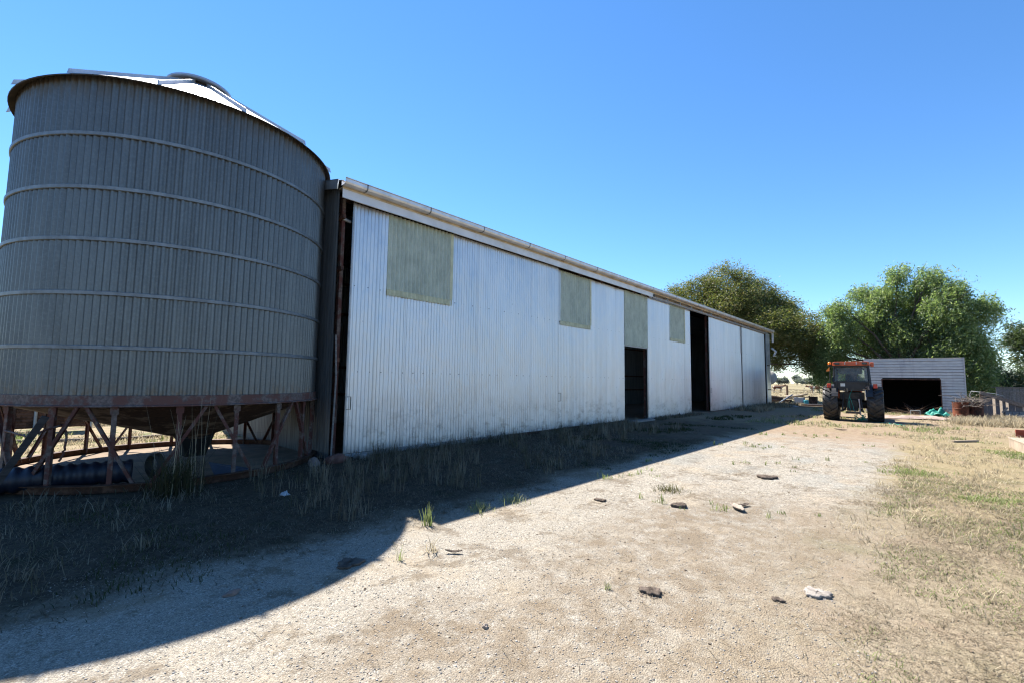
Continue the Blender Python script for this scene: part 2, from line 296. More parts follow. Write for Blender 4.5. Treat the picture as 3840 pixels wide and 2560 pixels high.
M = dict(
 litter=simple('bark_litter', (.17,.125,.09), .9, 0, .4, 14, .5, .1),
 darkwood=m_wood('dark_grey_wood', (.028,.028,.03), (.06,.06,.062)), black=simple('flat_black', (.008,.008,.008), .9, 0, .3), boards=m_wood('blue_grey_boards', (.085,.085,.098), (.15,.15,.165), (9,9,1.2)), brownrail=m_wood('brown_grey_rail', (.13,.105,.09), (.24,.20,.175)),
 lap=simple('fibreglass_lap', (.46,.47,.33), .55, 0, .15, 5, .1),
 eave=simple('rusty_shaded_eave', (.040,.030,.021), .8, 0, .4, 4, .3),  # rust brown taken dark to stand for shade under the overhang
 door=m_door(), silo=m_silo(), fibre=m_fibre(), ground=m_ground(), board=m_weatherboard(), cow=m_cow(), glass=glass(), stone=m_stone(),
 hoop=simple('hoop_steel', (.15,.18,.21), .5, .5, .2, 8), roofmetal=simple('roof_zincalume', (.52,.53,.545), .42, .7, .1, 3, .05),
 darkwall=simple('old_grey_iron', (.15,.165,.175), .5, .55, .25, 2.0, .1, stretch=(4,4,.4)), barge=simple('barge_capping', (.50,.56,.62), .35, .7, .15, 3),
 red=m_rust('red_oxide_steel', (.085,.032,.025), (.16,.125,.11), .42), redring=m_rust('red_oxide_ring', (.11,.052,.043), (.17,.135,.125), .5), hopper=m_rust('hopper_rust', (.13,.085,.055), (.055,.028,.016), .65, .6),
 groundring=m_rust('ground_ring_rust', (.10,.05,.03), (.07,.027,.013), .6), gutter=simple('gutter_zinc', (.66,.66,.67), .42, .5, .12, 3, .05, second=(.55,.48,.38), thr=(.52,.75)),
 soffit=simple('stained_gutter_back', (.46,.37,.25), .6, 0, .25, 3, .1, second=(.22,.13,.07), thr=(.60,.72)), pelmet=simple('pelmet_flashing', (.62,.60,.59), .45, .3, .1, 2, .05, second=(.50,.46,.41), thr=(.5,.75)),
 rail=simple('rail_steel', (.36,.37,.38), .5, .6, .2), dark=simple('black_iron', (.02,.02,.02), .6, 0, .3), darkrust=m_rust('dark_rusty_sill', (.10,.045,.028), (.05,.025,.018), .5),
 conc=simple('old_concrete', (.22,.205,.19), .9, 0, .2, 4, .4), pad=simple('silo_floor_dirt', (.20,.15,.105), .95, 0, .25, 2.5, .4), bluepipe=simple('dark_poly_pipe', (.006,.009,.020), .5, 0, .3, 6, .1, .5),
 bluesheet=simple('blue_grey_plastic', (.06,.075,.10), .5, 0, .2), greywood=m_wood('weathered_grey_wood', (.13,.125,.125), (.27,.26,.25)), brownwood=m_wood('brown_wood', (.10,.065,.045), (.24,.16,.11)),
 palewood=m_wood('pale_timber', (.25,.20,.145), (.36,.30,.235)), bark=m_wood('tree_bark', (.055,.042,.034), (.14,.11,.09), (6,6,1.2)), stick=m_wood('dry_sticks', (.10,.08,.07), (.21,.18,.155)),
 tyre=simple('tyre_rubber', (.028,.028,.029), .55, 0, .35, 5, .2, .3, second=(.10,.075,.055), thr=(.5,.75)), rim=simple('rim_paint', (.30,.29,.27), .5, .2, .2), orange=simple('tractor_orange', (.50,.095,.03), .38, 0, .12, 3, .03, .5),
 cab=simple('cab_frame_black', (.022,.022,.024), .45, 0, .3, 5, .05), chassis=simple('greasy_chassis', (.022,.020,.018), .6, 0, .5, 6, .3), tail=simple('tail_lens_red', (.50,.03,.02), .25, 0, .1), amber=simple('amber_lens', (.85,.22,.02), .2, 0, .1),
 chrome=simple('link_steel', (.52,.42,.38), .5, .3, .2), plate=simple('number_plate', (.62,.62,.58), .5, 0, .05), lens=simple('lamp_glass', (.05,.05,.055), .15, 0, .2), visor=simple('grey_sun_blind', (.28,.28,.27), .8, 0, .15),
 teal=simple('teal_rope', (.015,.20,.155), .6, 0, .2, 8), pink=simple('faded_pink_sheet', (.30,.225,.19), .8, 0, .2, 4), white=simple('white_plastic', (.42,.43,.45), .5, 0, .1), drum=m_rust('rusty_drum', (.17,.052,.024), (.10,.03,.013), .5), drumshade=m_rust('shaded_rusty_drum', (.10,.032,.02), (.05,.02,.013), .5),
 rustsheet=m_rust('rusty_iron_sheet', (.13,.065,.04), (.08,.036,.02), .55), dung=simple('dry_dung', (.095,.076,.062), .95, 0, .4, 14, .8, .1), paledung=simple('bleached_dung', (.25,.225,.20), .95, 0, .3, 14, .8, .1), bonegrey=simple('bleached_bark', (.24,.20,.165), .9, 0, .3, 9, .5),
 rock=simple('field_rock', (.13,.06,.045), .9, 0, .3, 6, .6), palerock=simple('pale_rock', (.17,.13,.115), .9, 0, .25, 6, .6), blue=simple('blue_paint_pipe', (.10,.17,.26), .5, 0, .2), tealdrum=simple('teal_plastic_drum', (.03,.28,.33), .45, 0, .15), redpaint=simple('red_painted_beam', (.25,.045,.022), .6, 0, .2, 5), cream=simple('cream_sleeper', (.30,.24,.18), .85, 0, .2, 4, .3),
 dish=simple('weathered_dish', (.40,.38,.34), .7, 0, .15), wire=simple('fence_wire', (.08,.075,.07), .5, .6), galvpost=simple('grey_post', (.34,.36,.37), .5, .3, .2),
 grass=m_grass('grass_blade'),
 leaf1=m_leaf('olive_leaf', [(0,(.056,.075,.024)),(.5,(.115,.138,.046)),(.8,(.17,.17,.065)),(.94,(.20,.155,.075)),(1,(.24,.22,.13))], .34, .55, .3),
 leaf2=m_leaf('bright_green_leaf', [(0,(.080,.125,.055)),(.5,(.140,.195,.092)),(.85,(.200,.250,.125)),(1,(.32,.35,.22))], .54, .50, .35),
 leaf3=m_leaf('dark_green_leaf', [(0,(.030,.050,.022)),(.6,(.055,.085,.034)),(1,(.10,.125,.06))], .30, .45, .5),
 sapleaf=m_leaf('sapling_leaf', [(0,(.10,.17,.03)),(.6,(.17,.26,.05)),(1,(.25,.30,.09))], .45, .5, .4),
 hazeleaf=m_leaf('far_hazed_leaf', [(0,(.13,.155,.16)),(1,(.19,.21,.20))], .25, .7, .2),  # distance haze put into the leaf colour, no air volume
)

# ------------------------------------------------------------------ camera, light, sky
H = 1.65; f_px, pitch, roll, yaw = 1043.19, .0829, .0136, .7356
cp, sp, cy, sy, cr, sr = math.cos(pitch), math.sin(pitch), math.cos(yaw), math.sin(yaw), math.cos(roll), math.sin(roll)
fw = Vector((cp*cy, cp*sy, sp)); r0 = Vector((sy, -cy, 0)); u0 = Vector((-sp*cy, -sp*sy, cp))
rt = r0*cr + u0*sr; up = -r0*sr + u0*cr
cam = bpy.data.cameras.new('camera'); cam.sensor_width = 36; cam.lens = 36*f_px/2352; cam.clip_start = .05; cam.clip_end = 8000
co = bpy.data.objects.new('camera', cam); COL.objects.link(co); sc.camera = co
co.matrix_world = Matrix((( rt.x, up.x, -fw.x, 0),( rt.y, up.y, -fw.y, 0),( rt.z, up.z, -fw.z, H),(0,0,0,1)))
sv = Vector((1.0, 4.6, 5.95)).normalized(); el = math.asin(sv.z); az = math.atan2(sv.x, sv.y)
L = bpy.data.lights.new('sun', 'SUN'); L.energy = 5.0; L.angle = R(.53); L.color = (1,.94,.86)
lo = bpy.data.objects.new('sun', L); COL.objects.link(lo); lo.rotation_euler = sv.to_track_quat('Z','Y').to_euler(); lo.location = (0,0,30)
w = bpy.data.worlds.new('World'); sc.world = w; w.use_nodes = True; nt = w.node_tree
bg = nt.nodes['Background']; sk = nt.nodes.new('ShaderNodeTexSky'); sk.sky_type = 'NISHITA'; sk.sun_disc = False
sk.sun_elevation = el; sk.sun_rotation = az; sk.altitude = 200; sk.air_density = 1.0; sk.dust_density = 0; sk.ozone_density = 6
hs = nt.nodes.new('ShaderNodeHueSaturation'); hs.inputs['Saturation'].default_value = 1.14
nt.links.new(sk.outputs[0], hs.inputs['Color']); nt.links.new(hs.outputs[0], bg.inputs[0]); bg.inputs[1].default_value = .079
sc.view_settings.view_transform = 'Standard'; sc.view_settings.look = 'None'; sc.view_settings.exposure = 1.6; sc.view_settings.gamma = 1
sc.cycles.max_bounces = 8; sc.cycles.use_denoising = True; sc.cycles.filter_width = 1.2; sc.cycles.sample_clamp_indirect = 4.0; sc.cycles.transparent_max_bounces = 8

# ------------------------------------------------------------------ ground
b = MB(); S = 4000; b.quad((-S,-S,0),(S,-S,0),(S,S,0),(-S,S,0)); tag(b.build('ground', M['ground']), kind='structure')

# ------------------------------------------------------------------ silo
SC = (2.2, 10.6); SR = 2.40
silo = empty('grain_silo', 'tall round grey corrugated grain silo standing on rusty red legs left of the long shed', 'silo', (SC[0], SC[1], 0))
b = MB(); N = 158*6; vs = []
for i in range(N):
    t = 2*math.pi*i/N; k = 158
    r = SR + .018*math.sin(k*t) + .0018*math.sin(7*t+1)
    if (i//6) % 8 == 0: r += .006
    vs.append((r*math.cos(t), r*math.sin(t)))
lev = [1.33, 2.02, 2.785, 3.567, 4.326, 5.127, 6.03]
o = len(b.v)
for z in lev: b.v += [(x, y, z) for x, y in vs]
for a in range(len(lev)-1):
    for i in range(N):
        j = (i+1) % N; b.f.append((a*N+i, a*N+j, (a+1)*N+j, (a+1)*N+i))
b.build('wall', M['silo'], silo, True)
for z in lev[1:-1]:
    b = MB(); r = SR+.014
    b.lathe([(r, z-.030),(r+.010, z-.030),(r+.022, z-.024),(r+.025, z+.022),(r+.016, z+.029),(r, z+.030)], n=120, closed=True)
    b.build('hoop', M['hoop'], silo)
# roof : 14 folded panels with standing ribs, overhanging drip edge
NP = 14; a0 = -113.2; zr, zt, re, rtop = 5.965, 7.27, 2.515, .44
b = MB()
for k in range(NP):
    A0, A1 = R(a0+k*360/NP), R(a0+(k+1)*360/NP); n = 6
    for i in range(n):
        t0, t1 = A0+(A1-A0)*i/n, A0+(A1-A0)*(i+1)/n
        e0 = e1 = 0
        q = [(re*math.cos(t0), re*math.sin(t0), zr),(re*math.cos(t1), re*math.sin(t1), zr),(rtop*math.cos(t1), rtop*math.sin(t1), zt),(rtop*math.cos(t0), rtop*math.sin(t0), zt)]
        b.quad(*q)
b.build('roof', M['roofmetal'], silo)
b = MB(); b.lathe([(re-.004,zr-.004),(re-.006,zr-.016),(SR+.005,zr+.062),(SR-.04,zr+.065),(SR-.04,zr+.085)], n=112); b.build('eave', M['eave'], silo)
for k in range(NP):
    b = MB(); t = R(a0+k*360/NP); d = Vector((math.cos(t), math.sin(t), 0)); p = d*(re+.05)+Vector((0,0,zr-.03)); q = d*rtop+Vector((0,0,zt)); nrm = Vector((0,0,1)); side = d.cross(nrm)
    hh = .085
    poly = [p-side*.010, q-side*.010, q+nrm*hh*.8-side*.010, p+nrm*hh-d*.02-side*.010]; poly2 = [v+side*.02 for v in poly]
    b.add(poly+poly2, [(3,2,1,0),(4,5,6,7),(0,1,5,4),(1,2,6,5),(2,3,7,6),(3,0,4,7)])
    b.build('roof_rib', M['roofmetal'], silo)
b = MB(); b.lathe([(.40,zt-.02),(.40,zt+.10)], n=32); b.build('roof_collar', M['dark'], silo)
b = MB(); b.lathe([(.05,zt+.27),(.56,zt+.10),(.57,zt+.06),(.54,zt+.05),(.30,zt+.085),(.05,zt+.09)], n=32); b.build('lid', M['roofmetal'], silo)
b = MB(); b.lathe([(.02,zt+.34),(.10,zt+.30),(.30,zt+.215)], n=20); b.build('lid_cap', M['roofmetal'], silo)
# rusty base ring, hopper, outlet
b = MB(); b.lathe([(SR-.02,1.19),(SR+.075,1.19),(SR+.075,1.205),(SR+.035,1.215),(SR+.035,1.345),(SR+.022,1.35),(SR-.02,1.35)], n=100, closed=True); b.build('base_ring', M['redring'], silo)
b = MB(); b.lathe([(SR-.03,1.25),(SR-.06,1.18),(.30,.50),(.29,.46)], n=64); b.v = [(x+.28*(1-(z-.46)/.79), y-.08*(1-(z-.46)/.79), z) for x,y,z in b.v]; b.build('hopper', M['hopper'], silo, True)
b = MB(); b.box((.30,-.08,.33),(.33,.34,.42), taper=1.65); b.build('outlet', M['black'], silo)
for k in range(20):
    t = R(-100.6+18*k); d = Vector((math.cos(t), math.sin(t), 0)); b = MB()
    b.box(d*(SR+.005)+Vector((0,0,.605)), (.012,.062,1.17), Matrix.Rotation(t,3,'Z')); b.box(d*(SR-.03)+Vector((0,0,.605)), (.055,.012,1.17), Matrix.Rotation(t,3,'Z'))
    b.box(d*(SR+.012)+Vector((0,0,1.13)), (.010,.10,.09), Matrix.Rotation(t,3,'Z'), 1.0)
    b.build('leg', M['red'], silo)
for k in range(10):
    mid = -91.6+36*k
    for sgn in (-1, 1):
        ta, tb = R(mid+sgn*1.3), R(mid+sgn*16.2); b = MB(); ra = SR+.03
        b.beam((ra*math.cos(ta), ra*math.sin(ta), 1.185), (ra*math.cos(tb), ra*math.sin(tb), .06), .043, .012, (math.cos(ta),math.sin(ta),0))
        b.beam((ra*math.cos(ta)*.985, ra*math.sin(ta)*.985, 1.185), (ra*math.cos(tb)*.985, ra*math.sin(tb)*.985, .06), .012, .05, (math.cos(ta),math.sin(ta),0))
        b.build('brace', M['red'], silo)
b = MB(); b.lathe([(SR-.02,.012),(SR+.05,.012),(SR+.05,.10),(SR+.10,.11),(SR+.10,.122),(SR-.02,.122)], n=100, closed=True); b.build('ground_ring', M['groundring'], silo)
b = MB(); b.lathe([(0.01,.018),(SR-.03,.018),(SR-.03,.0)], n=64); tag(b.build('silo_floor', M['pad'], loc=(SC[0],SC[1],0)), kind='structure')

# ------------------------------------------------------------------ the long shed
WY = 8.9; X0, X1 = 4.42, 40.2; YB = 15.6; ZE = 5.60; RIDGE = (12.2, 6.45)
shed = empty('hay_shed', 'long silver corrugated iron farm shed with sliding doors and pale green window sheets', 'shed', (X0, WY, 0))
off = Vector((-X0, -WY, 0))
def put(b, name, mat, parent=None, smooth=False):
    if parent is None: parent = shed
    b.v = [tuple(Vector(v)+off) for v in b.v]; return b.build(name, mat, parent, smooth)
ZT = 5.37
def door(xa, xb, z0=.10, y=WY, top=ZT, win=None, handle=None, screws=(1.75, 3.55), dz=0.0):
    b = MB()
    if win: # sheets left, below and right of the pale sheet
        a, c, zw = win
        b.corr((xa,y),(a+.02,y), z0, top, .012, .088, 6); b.corr((c-.02,y),(xb,y), z0, top, .012, .088, 6, 1.0); b.corr((a,y+.004),(c,y+.004), z0, zw+.05, .012, .088, 6)
    else: b.corr((xa,y),(xb,y), z0, top, .012, .088, 6)
    d = put(b, 'sliding_door', M['door'], smooth=True)
    if win:
        b = MB(); b.corr((a-.05,y-.014),(c+.05,y-.014), zw, top-.01, .024, .115, 8); wsh = put(b, 'window_sheet', M['fibre'], d, True)
        b = MB(); b.corr((a-.055,y-.030),(c+.055,y-.030), zw-.01, zw+.13, .024, .115, 8); b.corr((c-.03,y-.042),(c+.06,y-.042), zw+.13, top-.02, .012, .10, 6); put(b, 'sheet_lap', M['lap'], wsh, True)
    b = MB(); b.box((xa+.012, y-.022, (z0+top)/2),(.022,.014,top-z0)); put(b, 'edge_stile', M['rail'], d)
    if handle:
        b = MB(); hx, hz = handle; b.tube([(hx-.03,y-.01,hz-.13),(hx+.07,y-.05,hz-.13),(hx+.07,y-.05,hz+.13),(hx-.03,y-.01,hz+.13)], .009, 6); put(b, 'door_handle', M['dark'], d)
    return d
door(4.70, 12.08, .09, WY-.02, 5.36, (5.62, 7.41, 3.50), (4.73, 1.12), (1.78, 3.62))
door(12.12, 16.66, .09, WY+.05, 5.34, (12.30, 14.08, 3.49), (12.20, 1.10), (1.78, 3.55))
door(18.70, 23.72, .0, WY+.03, 5.38, (21.15, 22.86, 3.60), None, (3.4,))
door(26.36, 32.40, .05, WY-.01, 5.40, None, (26.45, 1.2), (2.9,))
door(32.62, 38.42, .05, WY-.01, 5.40, None, None, (2.9,))
b = MB(); b.corr((16.66,WY+.02),(18.72,WY+.02), 3.11, 5.34, .024, .115, 8); put(b, 'window_sheet', M['fibre'], smooth=True)
b = MB(); b.box((17.69, WY+.06, 3.09),(2.06,.05,.06)); put(b, 'lintel', M['rail'])
for xx in (16.63, 18.75):
    b = MB(); b.box((xx, WY+.09, 1.6),(.05,.06,3.2)); put(b, 'door_jamb', M['dark'])
# dark rusty bottom track, threshold
b = MB(); b.box((7.2, WY+.01, .045),(4.9,.07,.07)); put(b, 'bottom_track', M['rail'])
b = MB(); b.box((11.0, WY-.02, .045),(2.6,.09,.075)); b.box((14.5,WY+.05,.04),(4.3,.07,.07)); put(b, 'bottom_track', M['darkrust'])
b = MB(); b.box((17.7, WY-.12, .03),(2.0,.36,.06)); tag(put(b, 'threshold', M['conc']))
# pelmet, gutter, rail
b = MB(); b.box(((X0-.05+18.95)/2, WY-.17, 5.425),(18.95-X0+.05,.02,.185)); b.box(((X0-.05+18.95)/2, WY-.185, 5.335),(18.95-X0+.05,.03,.012)); put(b, 'pelmet', M['pelmet'])
b = MB(); b.box(((X0+X1)/2, WY-.085, 5.555),(X1-X0+.1,.16,.02)); b.box(((X0+X1)/2, WY-.16, 5.545),(X1-X0+.1,.018,.06)); put(b, 'gutter_board', M['soffit'])
gy = WY-.165
prof = [(gy, 5.70),(gy, 5.575),(gy-.10, 5.565),(gy-.165, 5.585),(gy-.185,5.62),(gy-.185, 5.685),(gy-.205, 5.695),(gy-.205,5.705),(gy-.175,5.705),(gy-.175,5.625),(gy-.155,5.597),(gy-.10,5.577),(gy-.012,5.585),(gy-.012,5.70)]
b = MB(); b.prism(prof, 0, X0-.08, X1+.05); g = put(b, 'gutter', M['gutter'])
for xs in (4.82, 6.49, 8.27, 10.18, 11.99, 13.98, 16.19, 18.54, 21.03, 23.96, 26.65, 29.3, 32.0, 34.6, 37.2):
    b = MB(); pr = [(q[0]-(.004 if q[0]<gy-.05 else 0), q[1]-(.004 if q[1]<5.6 else 0)) for q in prof[1:7]]
    pr2 = [(p[0]+.003, p[1]+.003) for p in reversed(pr)]
    b.prism(pr+pr2, 0, xs, xs+.028); put(b, 'gutter_joint', M['darkwall'], g)
b = MB(); b.tube([(18.98, WY-.12, 5.36),(38.6, WY-.12, 5.36)], .045, 8); rl = put(b, 'door_rail', M['rail'])
for i in range(14):
    xx = 19.1+i*1.48; b = MB(); b.box((xx, WY-.12, 5.47),(.07,.03,.15)); b.box((xx,WY-.05,5.525),(.08,.16,.02)); put(b, 'rail_bracket', M['rail'], rl)
b = MB(); b.box((18.97, WY-.14, 5.42),(.10,.14,.10)); put(b, 'rail_stop', M['dark'], rl)
b = MB(); b.box((29.2, WY+.10, 5.50),(21.8,.02,.22)); put(b, 'head_flashing', M['pelmet'])
for xx in (13.2, 14.6, 16.0, 17.2, 18.5):
    b = MB(); b.box((xx, WY-.13, 5.315),(.16,.03,.05)); b.box((xx+.05,WY-.12,5.285),(.05,.04,.06)); put(b, 'door_hanger', M['darkrust'])
# long downpipe-like strip between last doors, end posts
b = MB(); b.box((32.30, WY-.035, 4.45),(.07,.03,1.75)); put(b, 'cover_strip', M['pelmet'])
b = MB(); b.box((39.5, WY+.0, 2.75),(1.15,.05,5.4)); put(b, 'end_post', M['barge'])
for zz in (1.15, 3.0):
    b = MB(); b.box((39.45, WY-.04, zz),(.8,.05,.07)); put(b, 'post_clip', M['dark'])
b = MB(); b.tube([(39.95,8.72,4.35),(40.32,8.50,4.10),(40.05,8.62,3.75)], .075, 10); put(b, 'downpipe_elbow', M['white'], smooth=True)
b = MB(); b.box((40.12, 8.66, 5.15),(.10,.12,.7)); put(b, 'fascia_end', M['pelmet'])
# end walls, back wall, roof, floor
b = MB(); zz = ZE
def gable(x):
    b = MB(); seg = 6; pitchc = .10; Lw = YB-WY; N = int(Lw/pitchc*seg); o = 0
    for i in range(N+1):
        y = WY+.02+Lw*i/N; zt_ = (ZE+.075+(RIDGE[1]-ZE-.075)*(y-WY+.22)/(RIDGE[0]-WY+.22) if y < RIDGE[0] else RIDGE[1]+(ZE+.03-RIDGE[1])*(y-RIDGE[0])/(YB+.2-RIDGE[0]))+.006
        xo = x + .010*math.sin(2*math.pi*i/seg); b.v += [(xo, y, -.02),(xo,y,2.55),(xo-.012,y,2.5),(xo-.012, y, zt_)]
    for i in range(N):
        b.f.append((4*i,4*i+1,4*i+5,4*i+4)); b.f.append((4*i+2,4*i+3,4*i+7,4*i+6))
    return b
put(gable(X0), 'end_wall', M['darkwall'], smooth=True); put(gable(X1), 'end_wall', M['darkwall'], smooth=True)
b = MB(); b.corr((X0,YB),(X1,YB), -.02, ZE+.10, .010, .10, 6); put(b, 'back_wall', M['darkwall'], smooth=True)
b = MB()
for (ya, za, yb_, zb_) in ((WY-.22, ZE+.075, RIDGE[0], RIDGE[1]),(RIDGE[0], RIDGE[1], YB+.2, ZE+.03)):
    N = int((X1-X0+.2)/.10*4); o = len(b.v)
    for i in range(N+1):
        x = X0-.1+(X1-X0+.2)*i/N; dz = .010*math.sin(2*math.pi*i/4); b.v += [(x,ya,za+dz),(x,yb_,zb_+dz)]
    for i in range(N): b.f.append((o+2*i, o+2*i+2, o+2*i+3, o+2*i+1))
put(b, 'roof', M['roofmetal'], smooth=True)
b = MB(); b.beam((X0-.12, WY-.10, ZE+.02),(X0-.12, RIDGE[0], RIDGE[1]-.04), .02, .20); b.beam((X0-.05, WY-.10, ZE+.115),(X0-.05, RIDGE[0], RIDGE[1]+.05), .16, .012); b.beam((X0-.12, YB+.1, ZE-.05),(X0-.12, RIDGE[0], RIDGE[1]-.04), .02, .20); put(b, 'barge_board', M['barge'])
b = MB(); b.box(((X0+X1)/2,(WY+YB)/2,.012),(X1-X0-.1,YB-WY-.05,.024)); put(b, 'floor', M['pad'])
for xx in (4.58, 12.1, 16.60, 18.82, 26.55, 32.5, 39.6):
    b = MB(); b.box((xx, WY+.20, 2.75),(.075,.11,5.4)); put(b, 'portal_post', M['red']); b = MB(); b.box((xx, YB-.16, 2.75),(.075,.11,5.4)); put(b, 'portal_post', M['red'])
for zz in (1.05, 2.0, 3.9, 5.0):
    b = MB(); b.box(((X0+X1)/2, YB-.06, zz),(X1-X0-.2,.07,.09)); b.box((X0+.08,(RIDGE[0]+WY)/2+1.4,zz),(.06,YB-WY-.5,.08)); put(b, 'girt', M['darkrust'])
for i in range(5):
    yy = WY+.9+i*.75; zz = ZE+.02+(RIDGE[1]-ZE)*(yy-WY)/(RIDGE[0]-WY)-.10; b = MB(); b.box(((X0+X1)/2, yy, zz),(X1-X0-.2,.06,.12)); put(b, 'purlin', M['darkrust'])
b = MB(); b.tube([(4.50, WY+.15, 5.02),(4.74,WY+.15,4.98)], .035, 8); put(b, 'bolt_arm', M['galvpost'])
b = MB(); b.tube([(4.44,8.86,.06),(4.47,8.85,1.6),(4.43,8.86,2.5)], .018, 6); put(b, 'corner_flashing', M['greywood'])

# dark boards leaning inside the doorway
ld = empty('timber_boards', 'dark rusty edged timber boards leaning inside the shed doorway', 'boards', (17.35, 9.75, .025))
for i in range(4):
    b = MB(); b.box((-.55+i*.27,0,.74),(.25,.03,1.48)); b.xf(Matrix.Rotation(R(-10),4,'X') @ Matrix.Rotation(R(3.5),4,'Y')); b.build('plank', M['brownwood'], ld)
b = MB(); b.box((.43,-.01,.74),(.03,.05,1.48)); b.xf(Matrix.Rotation(R(-10),4,'X') @ Matrix.Rotation(R(3.5),4,'Y')); b.build('red_edge', M['red'], ld)

# ------------------------------------------------------------------ tree generator
def leaves(lobes, n, size, droop, clump=55, spread=.28, seed=1, aspect=.30):
    g = np.random.default_rng(seed); Ls = np.array([[a, b_, c, rx, ry, rz] for (a, b_, c, rx, ry, rz) in lobes])
    area = (Ls[:,3]*Ls[:,4]+Ls[:,4]*Ls[:,5]+Ls[:,3]*Ls[:,5]); nc = np.maximum(3, (n/clump*area/area.sum()).astype(int))
    P = []; C = []
    for l, k in zip(Ls, nc):
        d = g.normal(size=(k,3)); d /= np.linalg.norm(d,axis=1)[:,None]; rr = .45+.65*g.random((k,1))**.8; rr = np.where(g.random((k,1)) < .04, rr*1.12, rr)
        c = l[:3] + d*l[3:]*rr; C.append(c)
        sp = spread*(.5+g.random((k,1,1)))
        q = c[:,None,:] + np.clip(g.normal(size=(k,clump,3)),-1.9,1.9)*sp*np.array([1,1,.75])
        if droop > .7:  # leaves strung along hanging twigs
            ns = 7; st = c[:,None,:]+np.clip(g.normal(size=(k,ns,3)),-1.8,1.8)*sp*.9; dr = g.normal(size=(k,ns,3))*np.array([.45,.45,.2])+np.array([0,0,-1]); ln = .25+.55*g.random((k,ns,1)); wi = g.integers(0,ns,(k,clump)); tt = g.random((k,clump,1)); ki = np.arange(k)[:,None]
            q = st[ki,wi]+dr[ki,wi]*ln[ki,wi]*tt+g.normal(size=(k,clump,3))*.035
        q[:,:,2] -= np.abs(g.normal(size=(k,clump)))*droop*.35
        P.append(q.reshape(-1,3))
    P = np.concatenate(P); C = np.concatenate(C); m = len(P)
    P = P[P[:,2] > .15]; m = len(P)
    ax = g.normal(size=(m,3)); ax[:,2] = ax[:,2]*.6 - droop; ax /= np.linalg.norm(ax,axis=1)[:,None]
    sd = np.cross(ax, g.normal(size=(m,3))); sd /= np.linalg.norm(sd,axis=1)[:,None]
    s = size*(.6+.8*g.random((m,1))); 
    V = np.stack([P, P+ax*s*.5+sd*s*aspect*.5, P+ax*s, P+ax*s*.5-sd*s*aspect*.5], 1).reshape(-1,3)
    F = np.arange(4*m).reshape(m,4)
    return V, F, C
def tree(name, label, cat, base, lobes, n, size, mat, droop=.4, trunk_r=.3, fork=1.6, seed=1, clump=55, spread=.28, twigs=4, group=None, bark='bark', aspect=.30):
    t = empty(name, label, cat, base, 0, group); B = Vector(base); g = random.Random(seed)
    V, F, C = leaves(lobes, n, size, droop, clump, spread, seed, aspect)
    np_mesh('crown', V-np.array(base), F, M[mat], t)
    b = MB(); F0 = Vector((g.uniform(-.2,.2), g.uniform(-.2,.2), fork))
    b.tube([(0,0,-.05),(F0.x*.3,F0.y*.3,fork*.5),F0], [trunk_r*1.25, trunk_r, trunk_r*.85], 10)
    for (x,y,z,rx,ry,rz) in lobes:
        E = Vector((x,y,z))-B; mid = F0.lerp(E,.5)+Vector((g.uniform(-.4,.4),g.uniform(-.4,.4),.25*(E-F0).length*.3)); r = trunk_r*.42
        q1 = F0.lerp(mid,.5)+Vector((g.uniform(-.2,.2),g.uniform(-.2,.2),.1))
        b.tube([F0-Vector((0,0,.1)), q1, mid, E], [r, r*.75, r*.5, r*.2], 7)
        for k in range(twigs):
            e = E + Vector((g.uniform(-1,1)*rx, g.uniform(-1,1)*ry, g.uniform(-.8,.9)*rz)); st = mid.lerp(E, g.uniform(.2,1)); b.tube([st, st.lerp(e,.5)+Vector((0,0,.15)), e], [r*.22, r*.15, r*.06], 5)
    b.build('trunk', M[bark], t, True)
    return t
def L3(L, X, k=.9, jit=1.2, seed=3):
    g = random.Random(seed); out = []
    for (y,z,ry,rz) in L:
        dx = g.uniform(-jit,jit); s = (X+dx)/X; out.append((X+dx, y*s, 1.65+(z-1.65)*s, k*(ry+rz)/2, ry, rz))
    return out
T1 = [(13.9,11.2,2.2,2.0),(16.6,10.6,2.1,1.6),(19.1,11.1,1.0,.6),(11.2,9.4,1.9,1.9),(12.6,7.3,2.5,2.3),(9.3,7.4,1.5,2.0),(7.7,6.3,1.5,1.6),(9.1,4.9,1.9,1.6),(6.9,5.2,1.1,1.4),(7.1,4.2,1.0,1.3),(10.0,3.5,.7,.7),(7.6,3.3,.6,.6),(15.4,8.4,2.4,2.1),(13.0,9.2,2.4,1.8),(10.6,6.0,1.6,1.6),(17.8,8.0,2.0,1.8)]
tree('shade_tree', 'broad dark olive tree rising behind the far end of the shed roof', 'tree', (48,13,0), L3(T1,47,1.0,1.6,5)+[(50,12,8,2.5,3.5,2.5),(45,9.5,6.5,1.6,1.8,1.6)], 190000, .20, 'leaf1', .25, .42, 2.6, 5, 60, .36)
T2 = [(1.1,10.4,.7,.65),(-.7,9.9,.85,.9),(-1.9,9.0,.8,.8),(3.3,9.2,1.0,.6),(5.0,8.1,.9,.8),(1.9,8.8,1.1,.8),(.1,8.6,1.0,.95),(-1.6,7.6,1.3,1.1),(-3.3,7.3,.9,1.0),(2.6,7.4,1.3,1.0),(4.9,6.4,1.1,1.2),(5.7,4.9,.9,1.2),(2.7,5.4,.8,1.2),(1.0,5.9,1.0,1.3),(-.5,5.2,1.1,1.2),(-2.3,5.6,1.1,1.2),(-2.9,4.0,.9,1.7),(-3.1,2.3,.7,.9),(6.2,3.2,.8,1.0),(5.4,3.9,.9,.8),(6.4,4.2,.7,.8)]
